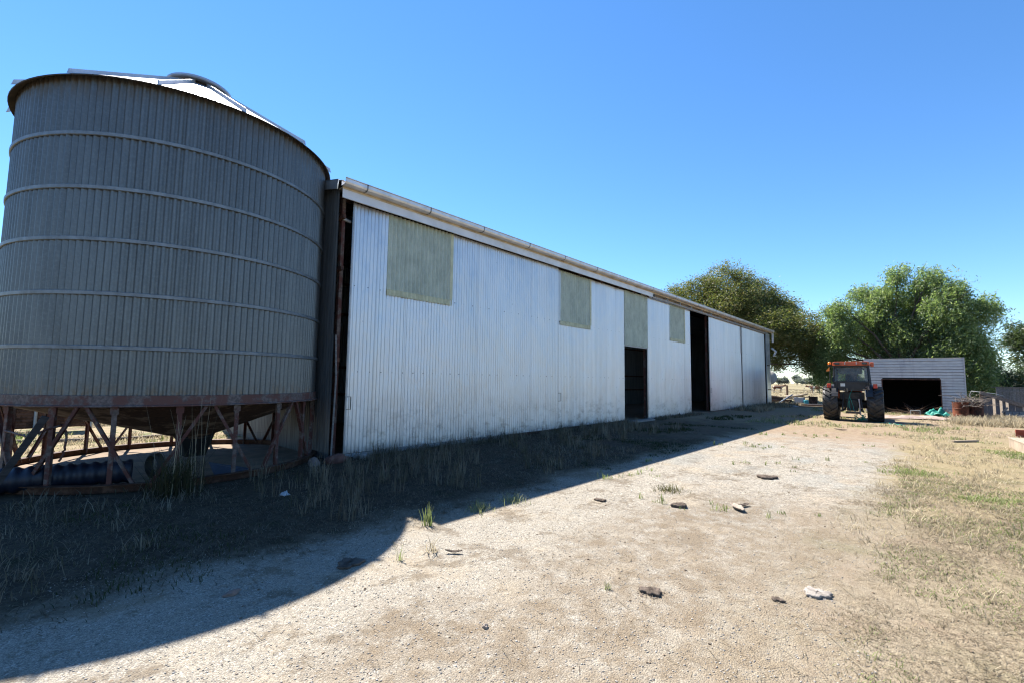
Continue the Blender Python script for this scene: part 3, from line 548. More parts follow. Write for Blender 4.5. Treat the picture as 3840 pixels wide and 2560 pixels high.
tree('pepper_tree', 'big bright green drooping tree behind the white weatherboard garage', 'tree', (46,1.2,0), L3(T2,46,1.25,1.6,9)+[(47.5,0,6.5,1.6,2.4,2.2),(47,3.5,6,1.4,1.6,1.8),(45,-1.5,4.2,1.2,1.4,1.2),(46.5,1.2,3.9,1.1,1.6,1.0),(46,-2.6,4.2,1.2,.8,1.6),(47.2,-2.2,2.6,1.0,.9,1.2)], 165000, .19, 'leaf2', .9, .36, 2.0, 9, 46, .24, 7)
T3 = [(-5.6,6.0,.7,.8),(-5.9,5.0,.7,.9),(-5.2,5.2,.4,.5),(-6.6,5.6,1.2,1.2),(-6.4,3.6,1.0,.9)]
tree('gum_tree', 'thin dark tree at the right edge with sky showing through it', 'tree', (54,-7.2,0), L3(T3,54,1.0,.8,4), 9000, .22, 'leaf3', .6, .22, 2.0, 4, 45, .26, 6)
tree('bush', 'dark low bush behind the grey paling fence at the right', 'bush', (48,-5.0,0), [(48,-4.2,1.6,.9,1.0,1.2),(48.2,-5.4,1.8,.9,1.2,1.3),(48.4,-6.8,1.6,.9,1.2,1.2),(47.6,-3.4,2.6,.7,.7,1.2)], 16000, .20, 'leaf3', .4, .10, .5, 6, 45, .26, 4)
tree('sapling', 'small bright green sapling in the paddock left of the tractor', 'tree', (66,6.3,0), [(66,6.7,2.9,.8,1.0,.9),(66,6.1,2.2,.7,.8,.7),(66.3,6.3,3.6,.6,.7,.6)], 5200, .24, 'sapleaf', .6, .06, 1.1, 8, 40, .24, 4)
for i, (y, z, ry, rz, lab) in enumerate([(104.2,4.4,2.8,2.2,'far grey tree on the horizon nearest the end of the long shed'),(98.7,4.8,2.4,2.6,'far grey tree on the horizon between two others beyond the cows'),(88.9,6.6,3.3,3.2,'far tall round grey tree on the horizon beside the distant wood')]):
    tree('far_tree', lab, 'tree', (500,y,0), [(500,y,z,2.5,ry,rz),(500.5,y-1.5,z-1.2,2,ry*.6,rz*.6),(499,y+1.4,z+.5,2,ry*.6,rz*.5)], 1800, 1.0, 'hazeleaf', .1, .3, 2.0, 20+i, 30, .8, 3, 'far trees on the horizon', 'bark', .6)
lb = [(500+random.uniform(-8,8), y, random.uniform(3.4,4.8), 4, random.uniform(3,5), random.uniform(1.8,3.0)) for y in np.arange(40,86,3.2)]
V, F, _ = leaves(lb, 12000, 1.1, .1, 30, .9, 40, .6); tag(np_mesh('distant_wood', V, F, M['hazeleaf']), 'grey far off wood along the horizon beyond the paddock', 'wood', None, 'stuff')

# ------------------------------------------------------------------ garage
gx, ya, yb_, gh, gd = 35.0, -1.66, 2.62, 3.16, 5.0
gar = empty('garage', 'white weatherboard garage with a flat top and wide black open doorway', 'garage', (gx, 0, 0))
oy0, oy1, oz = -.68, 1.83, 1.95
b = MB(); nb = 20; bh = gh/nb
for i in range(nb):
    z0, z1 = i*bh+.020, (i+1)*bh
    segs = [(ya, yb_)] if z0 >= oz-.02 else [(ya, oy0), (oy1, yb_)]
    for (p, q) in segs:
        lip = .030+.006*math.sin(i*3.1); sg = .004*math.sin(i*1.7)
        b.add([(-lip,p,z0+sg),(-lip,q,z0-sg),(-.004,q,z1),(-.004,p,z1),(.014,p,z0+sg),(.014,q,z0-sg),(.014,q,z1),(.014,p,z1)], [(1,0,3,2),(0,1,5,4),(4,5,6,7),(0,4,7,3),(1,2,6,5),(3,7,6,2)])
b.build('front_wall', M['board'], gar)
b = MB(); b.box((.055,(ya+yb_)/2,(gh+oz)/2),(.03,yb_-ya,gh-oz)); b.box((.055,(ya+oy0)/2,oz/2),(.03,oy0-ya,oz)); b.box((.055,(yb_+oy1)/2,oz/2),(.03,yb_-oy1,oz)); b.build('lining', M['dark'], gar)  # dark backing so the slots between boards read as shadow
b = MB(); b.box((-.012, ya-.02, gh/2),(.05,.05,gh)); b.box((-.012, yb_+.02, gh/2),(.05,.05,gh)); b.box((.0,(ya+yb_)/2,gh+.012),(.07,yb_-ya+.1,.03)); b.build('corner_trim', M['board'], gar)
b = MB(); b.box((.0, oy0-.02, oz/2),(.08,.045,oz)); b.box((.0, oy1+.02, oz/2),(.08,.045,oz)); b.box((.0,(oy0+oy1)/2,oz+.02),(.08,oy1-oy0+.09,.05)); b.build('door_frame', M['darkrust'], gar)
b = MB(); b.box((gd/2+.03, ya+.03, 1.4),(gd,.05,2.8)); b.box((gd/2+.03, yb_-.03, 1.4),(gd,.05,2.8)); b.box((gd+.02,(ya+yb_)/2-.2,1.35),(.05,yb_-ya-.5,2.7)); b.build('side_wall', M['black'], gar)  # walls coloured near black so the doorway reads as deep shade
b = MB(); b.box((gd/2+.05,(ya+yb_)/2,.006),(gd-.1,yb_-ya-.1,.010)); b.build('floor', M['black'], gar)  # near-black floor, the interior darkness is put into its colour
b = MB(); b.box((gd/2+.03,(ya+yb_)/2,2.86),(gd+.05,yb_-ya+.1,.05)); b.build('roof', M['darkwall'], gar)

# ------------------------------------------------------------------ tractor  (local: x forward, y left, z up)
tr = empty('tractor', 'old orange roofed black tractor seen from behind beside the garage', 'tractor', (26.1, 2.46, 0), R(3.5))
tr.scale = (1, 1, .975)
def mir(f):
    for s in (-1, 1): f(s)
def wheel(s, cx, cyy, rad, wid, nl, name):
    wv = empty_part(name, tr, (cx, s*cyy, rad))
    b = MB(); hw = wid/2; My = Matrix.Rotation(R(-90),3,'X')
    prof = [(rad*.52,-hw*.80),(rad*.60,-hw*.98),(rad*.80,-hw*1.04),(rad*.905,-hw*.96),(rad*.945,-hw*.7),(rad*.955,0),(rad*.945,hw*.7),(rad*.905,hw*.96),(rad*.80,hw*1.04),(rad*.60,hw*.98),(rad*.52,hw*.80)]
    b.lathe(prof, n=56, M=My)
    for k in range(nl):
        for side in (-1, 1):
            t0 = 2*math.pi*(k+(.5 if side > 0 else 0))/nl; pts = []
            for j in range(6):
                u = j/5; yy = side*hw*(-.06+1.06*u); ang = t0 - .30*u*1.0; rr = rad*(.945 if u < .8 else .925); pts.append((rr, yy, ang))
            th = 2*math.pi/nl*.17
            for j in range(5):
                q = []
                for (rr, yy, an) in (pts[j], pts[j+1]):
                    for dr in (-.01, rad*.075):
                        for da in (-th, th):
                            a = an+da*(1 if dr < 0 else .72); q.append(((rr+dr)*math.cos(a), yy, (rr+dr)*math.sin(a)))
                b.add(q, [(0,1,5,4),(2,6,7,3),(0,4,6,2),(1,3,7,5),(0,2,3,1),(4,5,7,6)])
    b.build('tyre', M['tyre'], wv)
    b = MB(); b.lathe([(rad*.53,-hw*.8),(rad*.50,-hw*.7),(rad*.46,-hw*.3),(rad*.30,-hw*.1),(rad*.10,-hw*.18),(.01,-hw*.18)], n=40, M=My)
    b.lathe([(rad*.53,hw*.8),(rad*.50,hw*.7),(rad*.46,hw*.3),(rad*.30,hw*.1),(rad*.10,hw*.18),(.01,hw*.18)], n=40, M=My); b.build('rim', M['rim'], wv)
def empty_part(name, parent, loc):
    o = bpy.data.objects.new(name, None); COL.objects.link(o); o.parent = parent; o.location = loc; o.empty_display_size = .1; return o
mir(lambda s: wheel(s, 0, .81, .80, .57, 17, 'rear_wheel'))
mir(lambda s: wheel(s, 2.35, .78, .52, .34, 18, 'front_wheel'))
# fenders with tail lamps
def fender(s):
    b = MB(); n = 14; ri, ro = .86, .89
    for i in range(n):
        a, c = R(8+i*150/n), R(8+(i+1)*150/n)
        q = []
        for an in (a, c):
            for r_ in (ri, ro):
                for yy in (.50, .74): q.append((r_*math.cos(an), s*yy, .80+r_*math.sin(an)))
        b.add(q, [(0,1,5,4),(2,6,7,3),(0,4,6,2),(1,3,7,5),(0,2,3,1),(4,5,7,6)])
    b.box((-.30,s*.60,1.52),(.45,.10,.40)); b.box((-.05,s*.56,1.40),(1.3,.03,.75))
    fo = b.build('fender', M['cab'], tr)
    b = MB(); b.box((-.42, s*.84, 1.62),(.14,.15,.20)); bevel(b.build('tail_lamp_housing', M['orange'], fo), .015)
    b = MB(); b.box((-.50, s*.84, 1.60),(.03,.12,.14)); bevel(b.build('tail_lamp', M['tail'], fo), .01)
mir(fender)
# body and chassis
b = MB(); b.box((.15,0,.98),(.9,.62,.72)); b.box((-.30,0,1.15),(.25,.9,.35)); b.box((1.5,0,.85),(2.0,.42,.5)); b.tube([(0,-.62,.80),(0,.62,.80)], .17, 14); b.box((2.35,0,.55),(.16,1.2,.14)); b.box((-.42,0,.72),(.18,.42,.5)); bevel(b.build('chassis', M['chassis'], tr), .02)
b = MB(); b.box((1.95,0,1.30),(1.9,.62,.62)); bevel(b.build('bonnet', M['orange'], tr), .05, 3)
b = MB(); b.box((-.46,0,1.62),(.10,1.22,.30)); b.box((-.50,0,1.78),(.06,1.28,.06)); b.box((-.47,0,1.44),(.06,.95,.10)); bevel(b.build('rear_apron', M['cab'], tr), .01)
b = MB(); b.box((-.52,.32,1.66),(.012,.17,.14)); b.build('number_plate', M['plate'], tr)
# cab
b = MB()
def pil(p, q, w=.06): b.beam(p, q, w, w)
for s in (-1,1):
    pil((-.46,s*.66,1.78),(-.36,s*.62,2.56),.065); pil((.35,s*.70,1.5),(.35,s*.63,2.56),.055); pil((1.00,s*.62,1.4),(.92,s*.58,2.56),.06)
    pil((-.46,s*.66,1.78),(1.0,s*.63,1.78),.05)
b.box((-.40,0,2.53),(.08,1.28,.08)); b.box((.94,0,2.54),(.07,1.2,.07)); b.box((-.47,0,1.81),(.06,1.32,.05)); b.box((.28,.64,2.545),(1.3,.06,.06)); b.box((.28,-.64,2.545),(1.3,.06,.06)); b.box((.3,0,1.50),(1.3,1.2,.06)); b.box((1.0,0,1.62),(.05,1.15,.3))
b.build('cab_frame', M['cab'], tr)
b = MB(); b.add([(-.45,-.63,1.83),(-.45,.63,1.83),(-.365,.59,2.50),(-.365,-.59,2.50),(-.44,-.63,1.83),(-.44,.63,1.83),(-.355,.59,2.50),(-.355,-.59,2.50)], [(0,3,2,1),(4,5,6,7),(0,1,5,4),(1,2,6,5),(2,3,7,6),(3,0,4,7)]); b.build('rear_window', M['glass'], tr)
for s in (-1,1):
    b = MB(); b.add([(-.42,s*.675,1.81),(.97,s*.645,1.81),(.90,s*.605,2.50),(-.34,s*.635,2.50),(-.42,s*.665,1.81),(.97,s*.635,1.81),(.90,s*.595,2.50),(-.34,s*.625,2.50)], [(0,3,2,1),(4,5,6,7),(0,1,5,4),(1,2,6,5),(2,3,7,6),(3,0,4,7)]); b.build('side_window', M['glass'], tr)
b = MB(); b.quad((.99,-.55,1.78),(.99,.55,1.78),(.94,.53,2.48),(.94,-.53,2.48)); b.build('windscreen', M['glass'], tr)
b = MB(); o_ = [(-.33,.46,2.44),(-.33,-.42,2.44),(-.36,-.38,2.16),(-.37,-.02,2.17),(-.37,.08,2.19),(-.36,.46,2.18)]; b.add(o_+[(p[0]+.01,p[1],p[2]) for p in o_], [tuple(range(6)), tuple(reversed(range(6,12)))]+[(i,(i+1)%6,6+(i+1)%6,6+i) for i in range(6)]); b.build('sun_blind', M['visor'], tr)
b = MB(); b.box((.10,.02,1.88),(.12,.44,.62)); b.box((.30,.02,1.62),(.45,.46,.14)); bevel(b.build('seat', M['dark'], tr), .05, 3)
b = MB(); b.lathe([(.17,-.012),(.19,0),(.17,.012)], (.80,-.10,1.98), 24, Matrix.Rotation(R(-35),3,'Y')); b.tube([(.80,-.10,1.98),(.95,-.10,1.7)], .03, 8); b.build('steering_wheel', M['dark'], tr)
b = MB(); b.prism([(-.66,2.565),(.66,2.565),(.69,2.60),(.67,2.70),(.60,2.735),(-.60,2.735),(-.67,2.70),(-.69,2.60)], 0, -.52, 1.15); b.box((-.53,0,2.575),(.05,1.36,.03)); rf = bevel(b.build('roof', M['orange'], tr), .015)
for yy in (.50,-.50):
    b = MB(); b.box((-.55,yy,2.655),(.06,.18,.10)); h_ = bevel(b.build('work_lamp', M['dark'], rf), .01); b = MB(); b.box((-.583,yy,2.65),(.006,.14,.07)); b.build('lamp_glass', M['lens'], h_)
for yy in (.21,-.21):
    b = MB(); b.box((-.545,yy,2.66),(.03,.035,.12)); b.build('roof_bracket', M['chrome'], rf)
b = MB(); b.box((.3,-.76,2.62),(.30,.13,.20)); bevel(b.build('indicator_box', M['orange'], rf), .02)
b = MB(); b.lathe([(.075,2.545),(.075,2.60)], (-.44,.79,0), 16); b.build('beacon_base', M['dark'], tr)
b = MB(); b.lathe([(.062,2.60),(.064,2.68),(.05,2.72),(.01,2.735)], (-.44,.79,0), 16); b.build('beacon', M['amber'], tr, True)
b = MB(); b.tube([(-.44,.79,1.70),(-.44,.79,2.56)], .018, 8); b.beam((-.40,.66,2.54),(-.44,.82,2.54), .03,.02); b.build('mirror_post', M['cab'], tr)
b = MB(); b.prism([(.79,2.50),(.93,2.33),(.91,2.28),(.80,2.30)], 0, -.47, -.455); b.build('reflector', M['amber'], tr)
# linkage
for s in (-1,1):
    b = MB(); b.beam((-.2,s*.26,.55),(-1.0,s*.40,.48),.05,.09); b.beam((-.45,s*.30,1.25),(-.75,s*.36,.52),.04,.04); b.build('lift_arm', M['chassis'], tr)
b = MB(); b.beam((-.5,-.02,.42),(-1.0,-.02,.40),.5,.06); b.build('drawbar', M['chassis'], tr)
b = MB(); b.tube([(-.55,-.24,1.02),(-.62,-.26,.80),(-.66,-.27,.45),(-.68,-.28,.30)], [.035,.022,.03,.035], 8); b.build('top_link', M['chrome'], tr)
b = MB(); b.tube([(-.62,.17,1.42),(-.66,.20,1.42)], .10, 14); b.build('rear_cap', M['dark'], tr)
b = MB(); b.box((-.55,-.52,1.46),(.10,.24,.07)); b.build('hydraulic_block', M['cream'], tr)
b = MB(); b.tube([(-.56,-.60,1.50),(-.56,-.56,1.58),(-.56,-.50,1.55)], [.04,.06,.04], 8); b.build('rag', M['pink'], tr)
def strand(pts, r, name, label, cat, mat, group=None, seed=0, sub=6, loose=.03):
    g = random.Random(seed); b = MB()
    for path in pts:
        q = []
        for i in range(len(path)-1):
            a, c = Vector(path[i]), Vector(path[i+1])
            for k in range(sub): q.append(a.lerp(c, k/sub)+Vector((g.uniform(-1,1),g.uniform(-1,1),g.uniform(-.5,.5)))*loose)
        q.append(Vector(path[-1])); b.tube(q, r, 5)
    return tag(b.build(name, mat, None, True), label, cat, group)
TX, TY = 26.1, 2.46
strand([[(TX-.58,TY-.05,1.40),(TX-.62,TY+.02,1.20),(TX-.64,TY+.08,.95),(TX-.64,TY+.04,.45)],[(TX-.62,TY+.06,1.1),(TX-.66,TY-.02,.9),(TX-.66,TY-.10,.5),(TX-.72,TY-.22,.32)],[(TX-.64,TY+.08,.95),(TX-.66,TY+.14,.6)]], .011, 'rope', 'teal rope hanging down from the back of the tractor', 'rope', M['teal'], loose=.012)
pts = [[(TX-.75+random.uniform(-.12,.12), TY-.30+random.uniform(-.22,.22), .05+random.uniform(0,.28)) for _ in range(7)] for _ in range(4)]
strand(pts, .012, 'rope', 'tangled teal rope bundled low behind the tractor drawbar', 'rope', M['teal'], loose=.05)
strand([[(25.6,1.5,.02),(25.2,1.25,.02),(24.9,1.0,.02),(24.6,.75,.02),(24.3,.75,.03),(24.2,.62,.02)]], .014, 'rope', 'teal rope lying on the ground in the tractor shadow', 'rope', M['teal'], loose=.05)

# ------------------------------------------------------------------ things by the garage
def rag_sheet(name, label, cat, c, sx, sy, h, mat, rz=0, seed=0, n=14):
    g = np.random.default_rng(seed); xs = np.linspace(-1,1,n); X, Y = np.meshgrid(xs, xs); ph = g.random(8)*6
    Z = h*(.45+.35*np.sin(X*4+ph[0])*np.cos(Y*5+ph[1])+.3*np.sin(X*9+ph[2]+Y*3)+.2*g.random(X.shape)); Z *= np.clip(1.6-1.2*np.maximum(np.abs(X),np.abs(Y)),.12,1); Z = np.maximum(Z,.006)
    X2 = X*sx*(1+.12*np.sin(Y*5+ph[3])); Y2 = Y*sy*(1+.15*np.sin(X*4+ph[4]))
    V = np.c_[X2.ravel(), Y2.ravel(), Z.ravel()]; idx = np.arange(n*n).reshape(n,n)
    F = np.stack([idx[:-1,:-1], idx[:-1,1:], idx[1:,1:], idx[1:,:-1]], -1).reshape(-1,4)
    o = np_mesh(name, V, F, mat, None, None, False); o.location = c; o.rotation_euler = (0,0,rz); m = o.modifiers.new('s','SOLIDIFY'); m.thickness = .008; return tag(o, label, cat)
rag_sheet('tarpaulin', 'crumpled pale pink sheet lying on the ground before the garage doorway', 'tarp', (29.9,.25,.004), .55, 1.45, .16, M['pink'], R(8), 3)
rag_sheet('shade_net', 'crumpled teal green net heaped in front of the garage', 'net', (31.6,-.45,.05), .40, .42, .42, M['teal'], .3, 5, 18)
b = MB(); b.tube([(33.6,.62,.05),(33.6,.62,.26),(33.6,.22,.26),(33.6,.22,.05)], .02, 6); tag(b.build('metal_hoop', M['galvpost']), 'small bent pipe hoop in the garage doorway', 'hoop')
def sticks(name, label, cat, c, n, r, h, mat, seed, rad=.010):
    g = random.Random(seed); b = MB()
    for i in range(n):
        a = g.uniform(0,6.28); q = Vector((g.gauss(0,r*.4), g.gauss(0,r*.4), g.uniform(.01,h*.35))); d = Vector((math.cos(a), math.sin(a), g.uniform(-.15,.75))).normalized(); l = g.uniform(.3,1.0)*r*1.3
        e = q+d*l; e.z = max(.012, e.z); m_ = q.lerp(e,.5)+Vector((g.uniform(-.08,.08),g.uniform(-.08,.08),g.uniform(-.02,.10))); m_.z = max(m_.z,.012); k = g.uniform(.5,1.3)*rad
        b.tube([q,m_,e], [k,k*.8,k*.4], 5)
    o = b.build(name, mat); o.location = c; return tag(o, label, cat)
sticks('brush_pile', 'grey dead twigs against the garage corner beside the drum', 'twigs', (33.6,-.95,0), 55, .55, .5, M['stick'], 4)
sticks('brush_pile', 'dark tangle of sticks and wire littering the garage doorway', 'twigs', (34.6,.55,0), 50, .9, .22, M['brownwood'], 5)
def drum(label, c, mat, rz=0, group='rusty oil drums beside the garage'):
    d = empty('oil_drum', label, 'drum', c, rz, group); b = MB(); r, h = .29, .86
    b.lathe([(.01,.02),(r-.01,.02),(r+.006,.0),(r+.006,.02),(r,.03),(r,h*.32-.02),(r+.014,h*.32),(r,h*.32+.02),(r,h*.64-.02),(r+.014,h*.64),(r,h*.64+.02),(r,h-.03),(r+.010,h-.015),(r+.010,h),(r-.012,h),(r-.012,h*.7),(.01,h*.68)], n=36); b.build('shell', mat, d, False)
    return d
drum('orange rusty oil drum standing in sun against the garage corner', (30.9,-1.26,0), M['drum'])
drum('dark rusty oil drum in shade right of the orange drum', (31.3,-1.78,0), M['drumshade'])  # darker copy of the drum rust, shade put into its colour
sticks('stick_bundle', 'bundle of dry sticks sticking out of the rusty drums', 'sticks', (31.1,-1.6,.60), 110, .65, 1.2, M['stick'], 8, .013)
b = MB(); b.tube([(0,.18,.06),(0,-.10,.07),(0,-.22,.07)], [.06,.065,.085], 10); tag(b.build('pipe_offcut', M['drum'], loc=(29.6,-1.62,.01)), 'short rusty pipe offcut lying before the drums', 'pipe')
b = MB(); b.tube([(33.4,-1.95,.6),(33.4,-1.72,1.18),(33.4,-1.80,1.38),(33.4,-2.6,1.28),(33.4,-2.95,1.16)], .016, 6); tag(b.build('bent_rail', M['galvpost'], None, True), 'thin bent pipe rail rising over the sticks beside the grey race', 'rail')
race = empty('loading_race', 'broken grey timber stock race with a sloping top rail at the right', 'stock race', (33,-2.1,0))
b = MB(); b.beam((-.05,.02,1.33),(-.05,-2.4,.32),.08,.17); b.build('top_rail', M['brownrail'], race)
b = MB(); b.box((-.02,-.02,.66),(.10,.10,1.32)); b.build('post', M['brownwood'], race)
for i, (y0, y1, z0) in enumerate([(-.04,-.22,.05),(-.225,-.40,.08),(-.50,-.64,.02),(-.735,-.845,.0),(-.94,-1.15,.02),(-1.16,-1.40,.0),(-1.42,-1.7,.0)]):
    b = MB(); zt_ = 1.27+.417*(y0+y1)/2; b.box((.03+.006*(i%2), (y0+y1)/2, (zt_+z0)/2),(.03,y0-y1,zt_-z0)); b.build('board', M['boards'], race)
for (yy, wd, hh) in ((-.47,.20,1.45),(-.715,.20,1.35),(-.92,.18,1.25)):
    b = MB(); b.box((0,yy,hh/2),(.03,wd,hh)); b.xf(Matrix.Translation((.10,0,0)) @ Matrix.Rotation(R(40),4,'Y')); b.build('back_slat', M['palewood'], race)  # slats added and tilted to catch the sun and brighten the gaps
b = MB(); b.beam((-.06,-.90,.62),(-.06,-.70,.36),.08,.02,(1,0,0)); b.build('broken_slat', M['greywood'], race)
lp = empty('wooden_gate', 'pale round topped plank panel leaning against the grey race', 'gate', (32.75,-3.32,0))
for i in range(4):
    b = MB(); hh = [.62,.74,.76,.70][i]; b.box((.0,.30-i*.24,hh/2),(.03,.225,hh)); b.xf(Matrix.Rotation(R(34),4,'Y')); b.build('plank', M['greywood'], lp)
pf = empty('paling_fence', 'blue grey vertical paling fence behind the stock race', 'fence', (38.5,-3.2,0))
b = MB()
for i in range(22): b.box((0,-.07-i*.135,.79+.012*math.sin(i*5)),(.022,.125,1.58))
b.build('palings', M['greywood'], pf)
b = MB(); b.box((-.03,-1.5,1.36),(.05,3.0,.08)); b.box((.04,-1.5,.4),(.05,3.0,.08)); b.box((-.02,-1.35,1.60),(.12,3.3,.03)); b.build('rail', M['greywood'], pf)
b = MB(); b.box((0,.05,.8),(.12,.12,1.6)); b.build('post', M['greywood'], pf)
b = MB(); b.box((0,0,.13),(.6,.9,.22)); b.box((0,.2,.29),(.5,.35,.05)); tag(b.build('scrap_heap', M['rustsheet'], loc=(36.5,-2.3,0)), 'low rusty iron scrap showing behind the drums and sticks', 'scrap')
tro = empty('concrete_trough', 'cream concrete sleeper box with a timber top at the right edge', 'trough', (17.4,-2.05,0), R(4))
b = MB(); b.box((0,0,.125),(1.7,.72,.25)); bevel(b.build('body', M['cream'], tro), .012)
b = MB(); b.box((0,0,.268),(1.72,.74,.035)); bevel(b.build('top_board', M['palewood'], tro), .006)
b = MB(); b.box((0,-.55,.20),(.12,1.2,.09)); b.box((0,-.55,.10),(.03,1.2,.14)); b.box((0,-.55,.025),(.12,1.2,.03)); tag(b.build('steel_beam', M['redpaint'], loc=(22.2,-2.2,0)), 'red painted steel beam lying in dry grass at the right edge', 'beam')
b = MB(); b.beam((18.6,-.55,.03),(19.3,-1.1,.04),.07,.05); tag(b.build('timber_offcut', M['palewood']), 'pale timber stick lying in the dry grass left of the trough', 'stick')

# ------------------------------------------------------------------ junk beyond the shed end
b = MB(); b.beam((0,1.9,.62),(0,-.9,.26),.9,.05); b.box((.1,1.0,.15),(.8,1.6,.28)); tag(b.build('scrap_sheet', M['brownwood'], loc=(43.4,8.0,0)), 'long dark plank propped sloping on the junk pile beyond the shed end', 'plank')
b = MB(); b.box((0,0,.25),(.7,1.1,.5)); b.box((.1,.9,.18),(.6,.8,.36)); tag(b.build('crate', M['brownwood'], loc=(44.6,9.6,0)), 'dark timber crates in shade beside the shed end', 'crate')
b = MB(); b.prism([(-.30,.0),(.30,.0),(.36,.42),(-.36,.42)], 0, -.3, .3); bevel(tag(b.build('plastic_tub', M['white'], loc=(43.2,7.55,.10)), 'white tub standing in the junk pile beyond the shed', 'tub'), .03)
b = MB(); b.lathe([(.01,0),(.16,0),(.17,.05),(.17,.33),(.13,.36),(.01,.36)], n=20); tag(b.build('plastic_drum', M['tealdrum'], loc=(42.5,6.98,0)), 'small teal plastic drum below the white tub', 'drum')
b = MB(); b.box((0,0,.30),(.5,.55,.6)); b.box((0,.28,.62),(.55,.05,.06)); tag(b.build('rusty_tank', M['rustsheet'], loc=(44.2,6.75,0)), 'rusty box standing right of the white tub', 'box')
b = MB(); b.tube([(42.6,8.9,.05),(43.1,8.0,.75)], .05, 8); tag(b.build('blue_pipe', M['blue']), 'blue grey pipe leaning on the junk pile', 'pipe')
b = MB(); b.prism([(-.07,0),(.07,0),(.07,.12),(.05,.12),(.05,.02),(-.05,.02),(-.05,.12),(-.07,.12)], 1, -2.2, 1.1); tag(b.build('steel_channel', M['galvpost'], loc=(41.2,6.3,.0)), 'long steel channel lying on the ground left of the tractor', 'channel')
b = MB(); b.beam((40.4,6.9,.05),(40.2,4.2,.05),.20,.10); tag(b.build('sleeper', M['brownwood']), 'dark timber sleeper on shaded ground left of the tractor', 'sleeper')
rag_sheet('plastic_bag', 'white plastic scrap on shaded ground beyond the shed end', 'plastic', (37.6,7.15,.004), .25, .45, .10, M['white'], .4, 12, 10)
b = MB(); b.tube([(0,1.0,.18),(0,.2,.28),(0,-.4,.42),(0,-1.0,.60)], [.20,.15,.11,.07], 8); b.tube([(0,-.2,.34),(.2,-.9,.22),(.2,-1.5,.05)], [.09,.06,.03], 7); tag(b.build('fallen_log', M['bonegrey'], loc=(56,10.0,0), smooth=True), 'bleached forked log lying in front of the right cow', 'log')
# pale dish on the shed end
ds = empty('satellite_dish', 'pale round dish standing just past the far end of the shed', 'dish', (40.75, 9.15, 0))
b = MB(); b.lathe([(.02,.16),(.25,.13),(.45,.06),(.56,0),(.57,-.015),(.45,.03),(.02,.12)], (0,0,2.08), 32, Matrix.Rotation(R(-80),3,'Y')); b.build('reflector', M['dish'], ds, True)
b = MB(); b.tube([(.12,0,0),(.12,0,2.05)], .035, 8); b.build('pole', M['galvpost'], ds)

# paddock fence and cows
fe = empty('paddock_fence', 'wire paddock fence with one thick wooden post in front of the cows', 'fence', (72,14,0))
b = MB(); b.tube([(0,0,0),(0,0,1.38)], .14, 8); b.build('wooden_post', M['brownwood'], fe)
for (x,y,h_) in ((14,-.9,1.5),(10,-5.2,1.45),(6,9,1.4),(20,-9.5,1.4)):
    b = MB(); b.tube([(x,y,0),(x,y,h_)], .035, 6); b.build('steel_post', M['galvpost'], fe)
for z in (.45,.8,1.2):
    b = MB(); b.tube([(6,9,z),(0,0,z),(10,-5.2,z),(20,-9.5,z)], .012, 4); b.build('wire', M['wire'], fe)
pl = empty('steel_pole', 'thin rusty pole with a cross arm beside the shed end', 'pole', (64.5,14.38,0))
b = MB(); b.tube([(0,0,0),(0,0,2.75)], .045, 8); b.build('shaft', M['darkrust'], pl)
b = MB(); b.tube([(0,1.2,2.22),(0,-.75,2.10)], .03, 6); b.build('cross_arm', M['darkrust'], pl)
def cow(label, loc, rz, graze):
    b = [(-.75,0,1.02,.16),(-.45,0,1.02,.30),(0,0,.98,.33),(.45,0,1.0,.30),(.72,0,1.12,.19),(1.0,0,1.26,.13),(1.22,0,1.28,.12),(1.45,0,1.17,.07)]
    if graze: b[5:] = [(1.0,0,1.18,.13),(1.25,0,1.22,.12),(1.50,0,1.10,.07)]
    vs = [(p[0],p[1],p[2]) for p in b]; rs = [p[3] for p in b]; es = [(i,i+1) for i in range(len(b)-1)]
    def chain(root, pts):
        prev = root
        for (x,y,z,r_) in pts: vs.append((x,y,z)); rs.append(r_); es.append((prev,len(vs)-1)); prev = len(vs)-1
    for s in (-1,1):
        st = .08*s
        chain(1, [(-.60,s*.17,.85,.15),(-.50-st,s*.18,.62,.085),(-.66-st,s*.18,.40,.055),(-.60-st,s*.18,.08,.045),(-.56-st,s*.18,.03,.055)])
        chain(3, [(.50,s*.17,.80,.12),(.50+st,s*.17,.48,.06),(.49+st,s*.17,.08,.042),(.53+st,s*.17,.03,.052)])
        chain(6, [(1.18,s*.16,1.36,.035),(1.15,s*.24,1.37,.03)])
    chain(0, [(-.86,0,1.0,.035),(-.90,0,.7,.02),(-.90,0,.45,.03)])
    me = bpy.data.meshes.new('cow'); me.from_pydata(vs, es, []); o = bpy.data.objects.new('cow', me); COL.objects.link(o); me.materials.append(M['cow'])
    m = o.modifiers.new('skin','SKIN'); me.skin_vertices.new() if not me.skin_vertices else None
    for i, r_ in enumerate(rs): me.skin_vertices[0].data[i].radius = (r_, r_*1.0)
    me.skin_vertices[0].data[2].use_root = True
    m2 = o.modifiers.new('sub','SUBSURF'); m2.levels = 1; m2.render_levels = 1
    o.location = loc; o.rotation_euler = (0,0,rz); return tag(o, label, 'cow', 'cows in the paddock')
cow('brown and white cow standing side on facing right, nearest the shed', (89.4,18.78,0), R(-80), False)
cow('brown and white cow facing left behind the fallen log', (90.3,13.5,0), R(85), True)

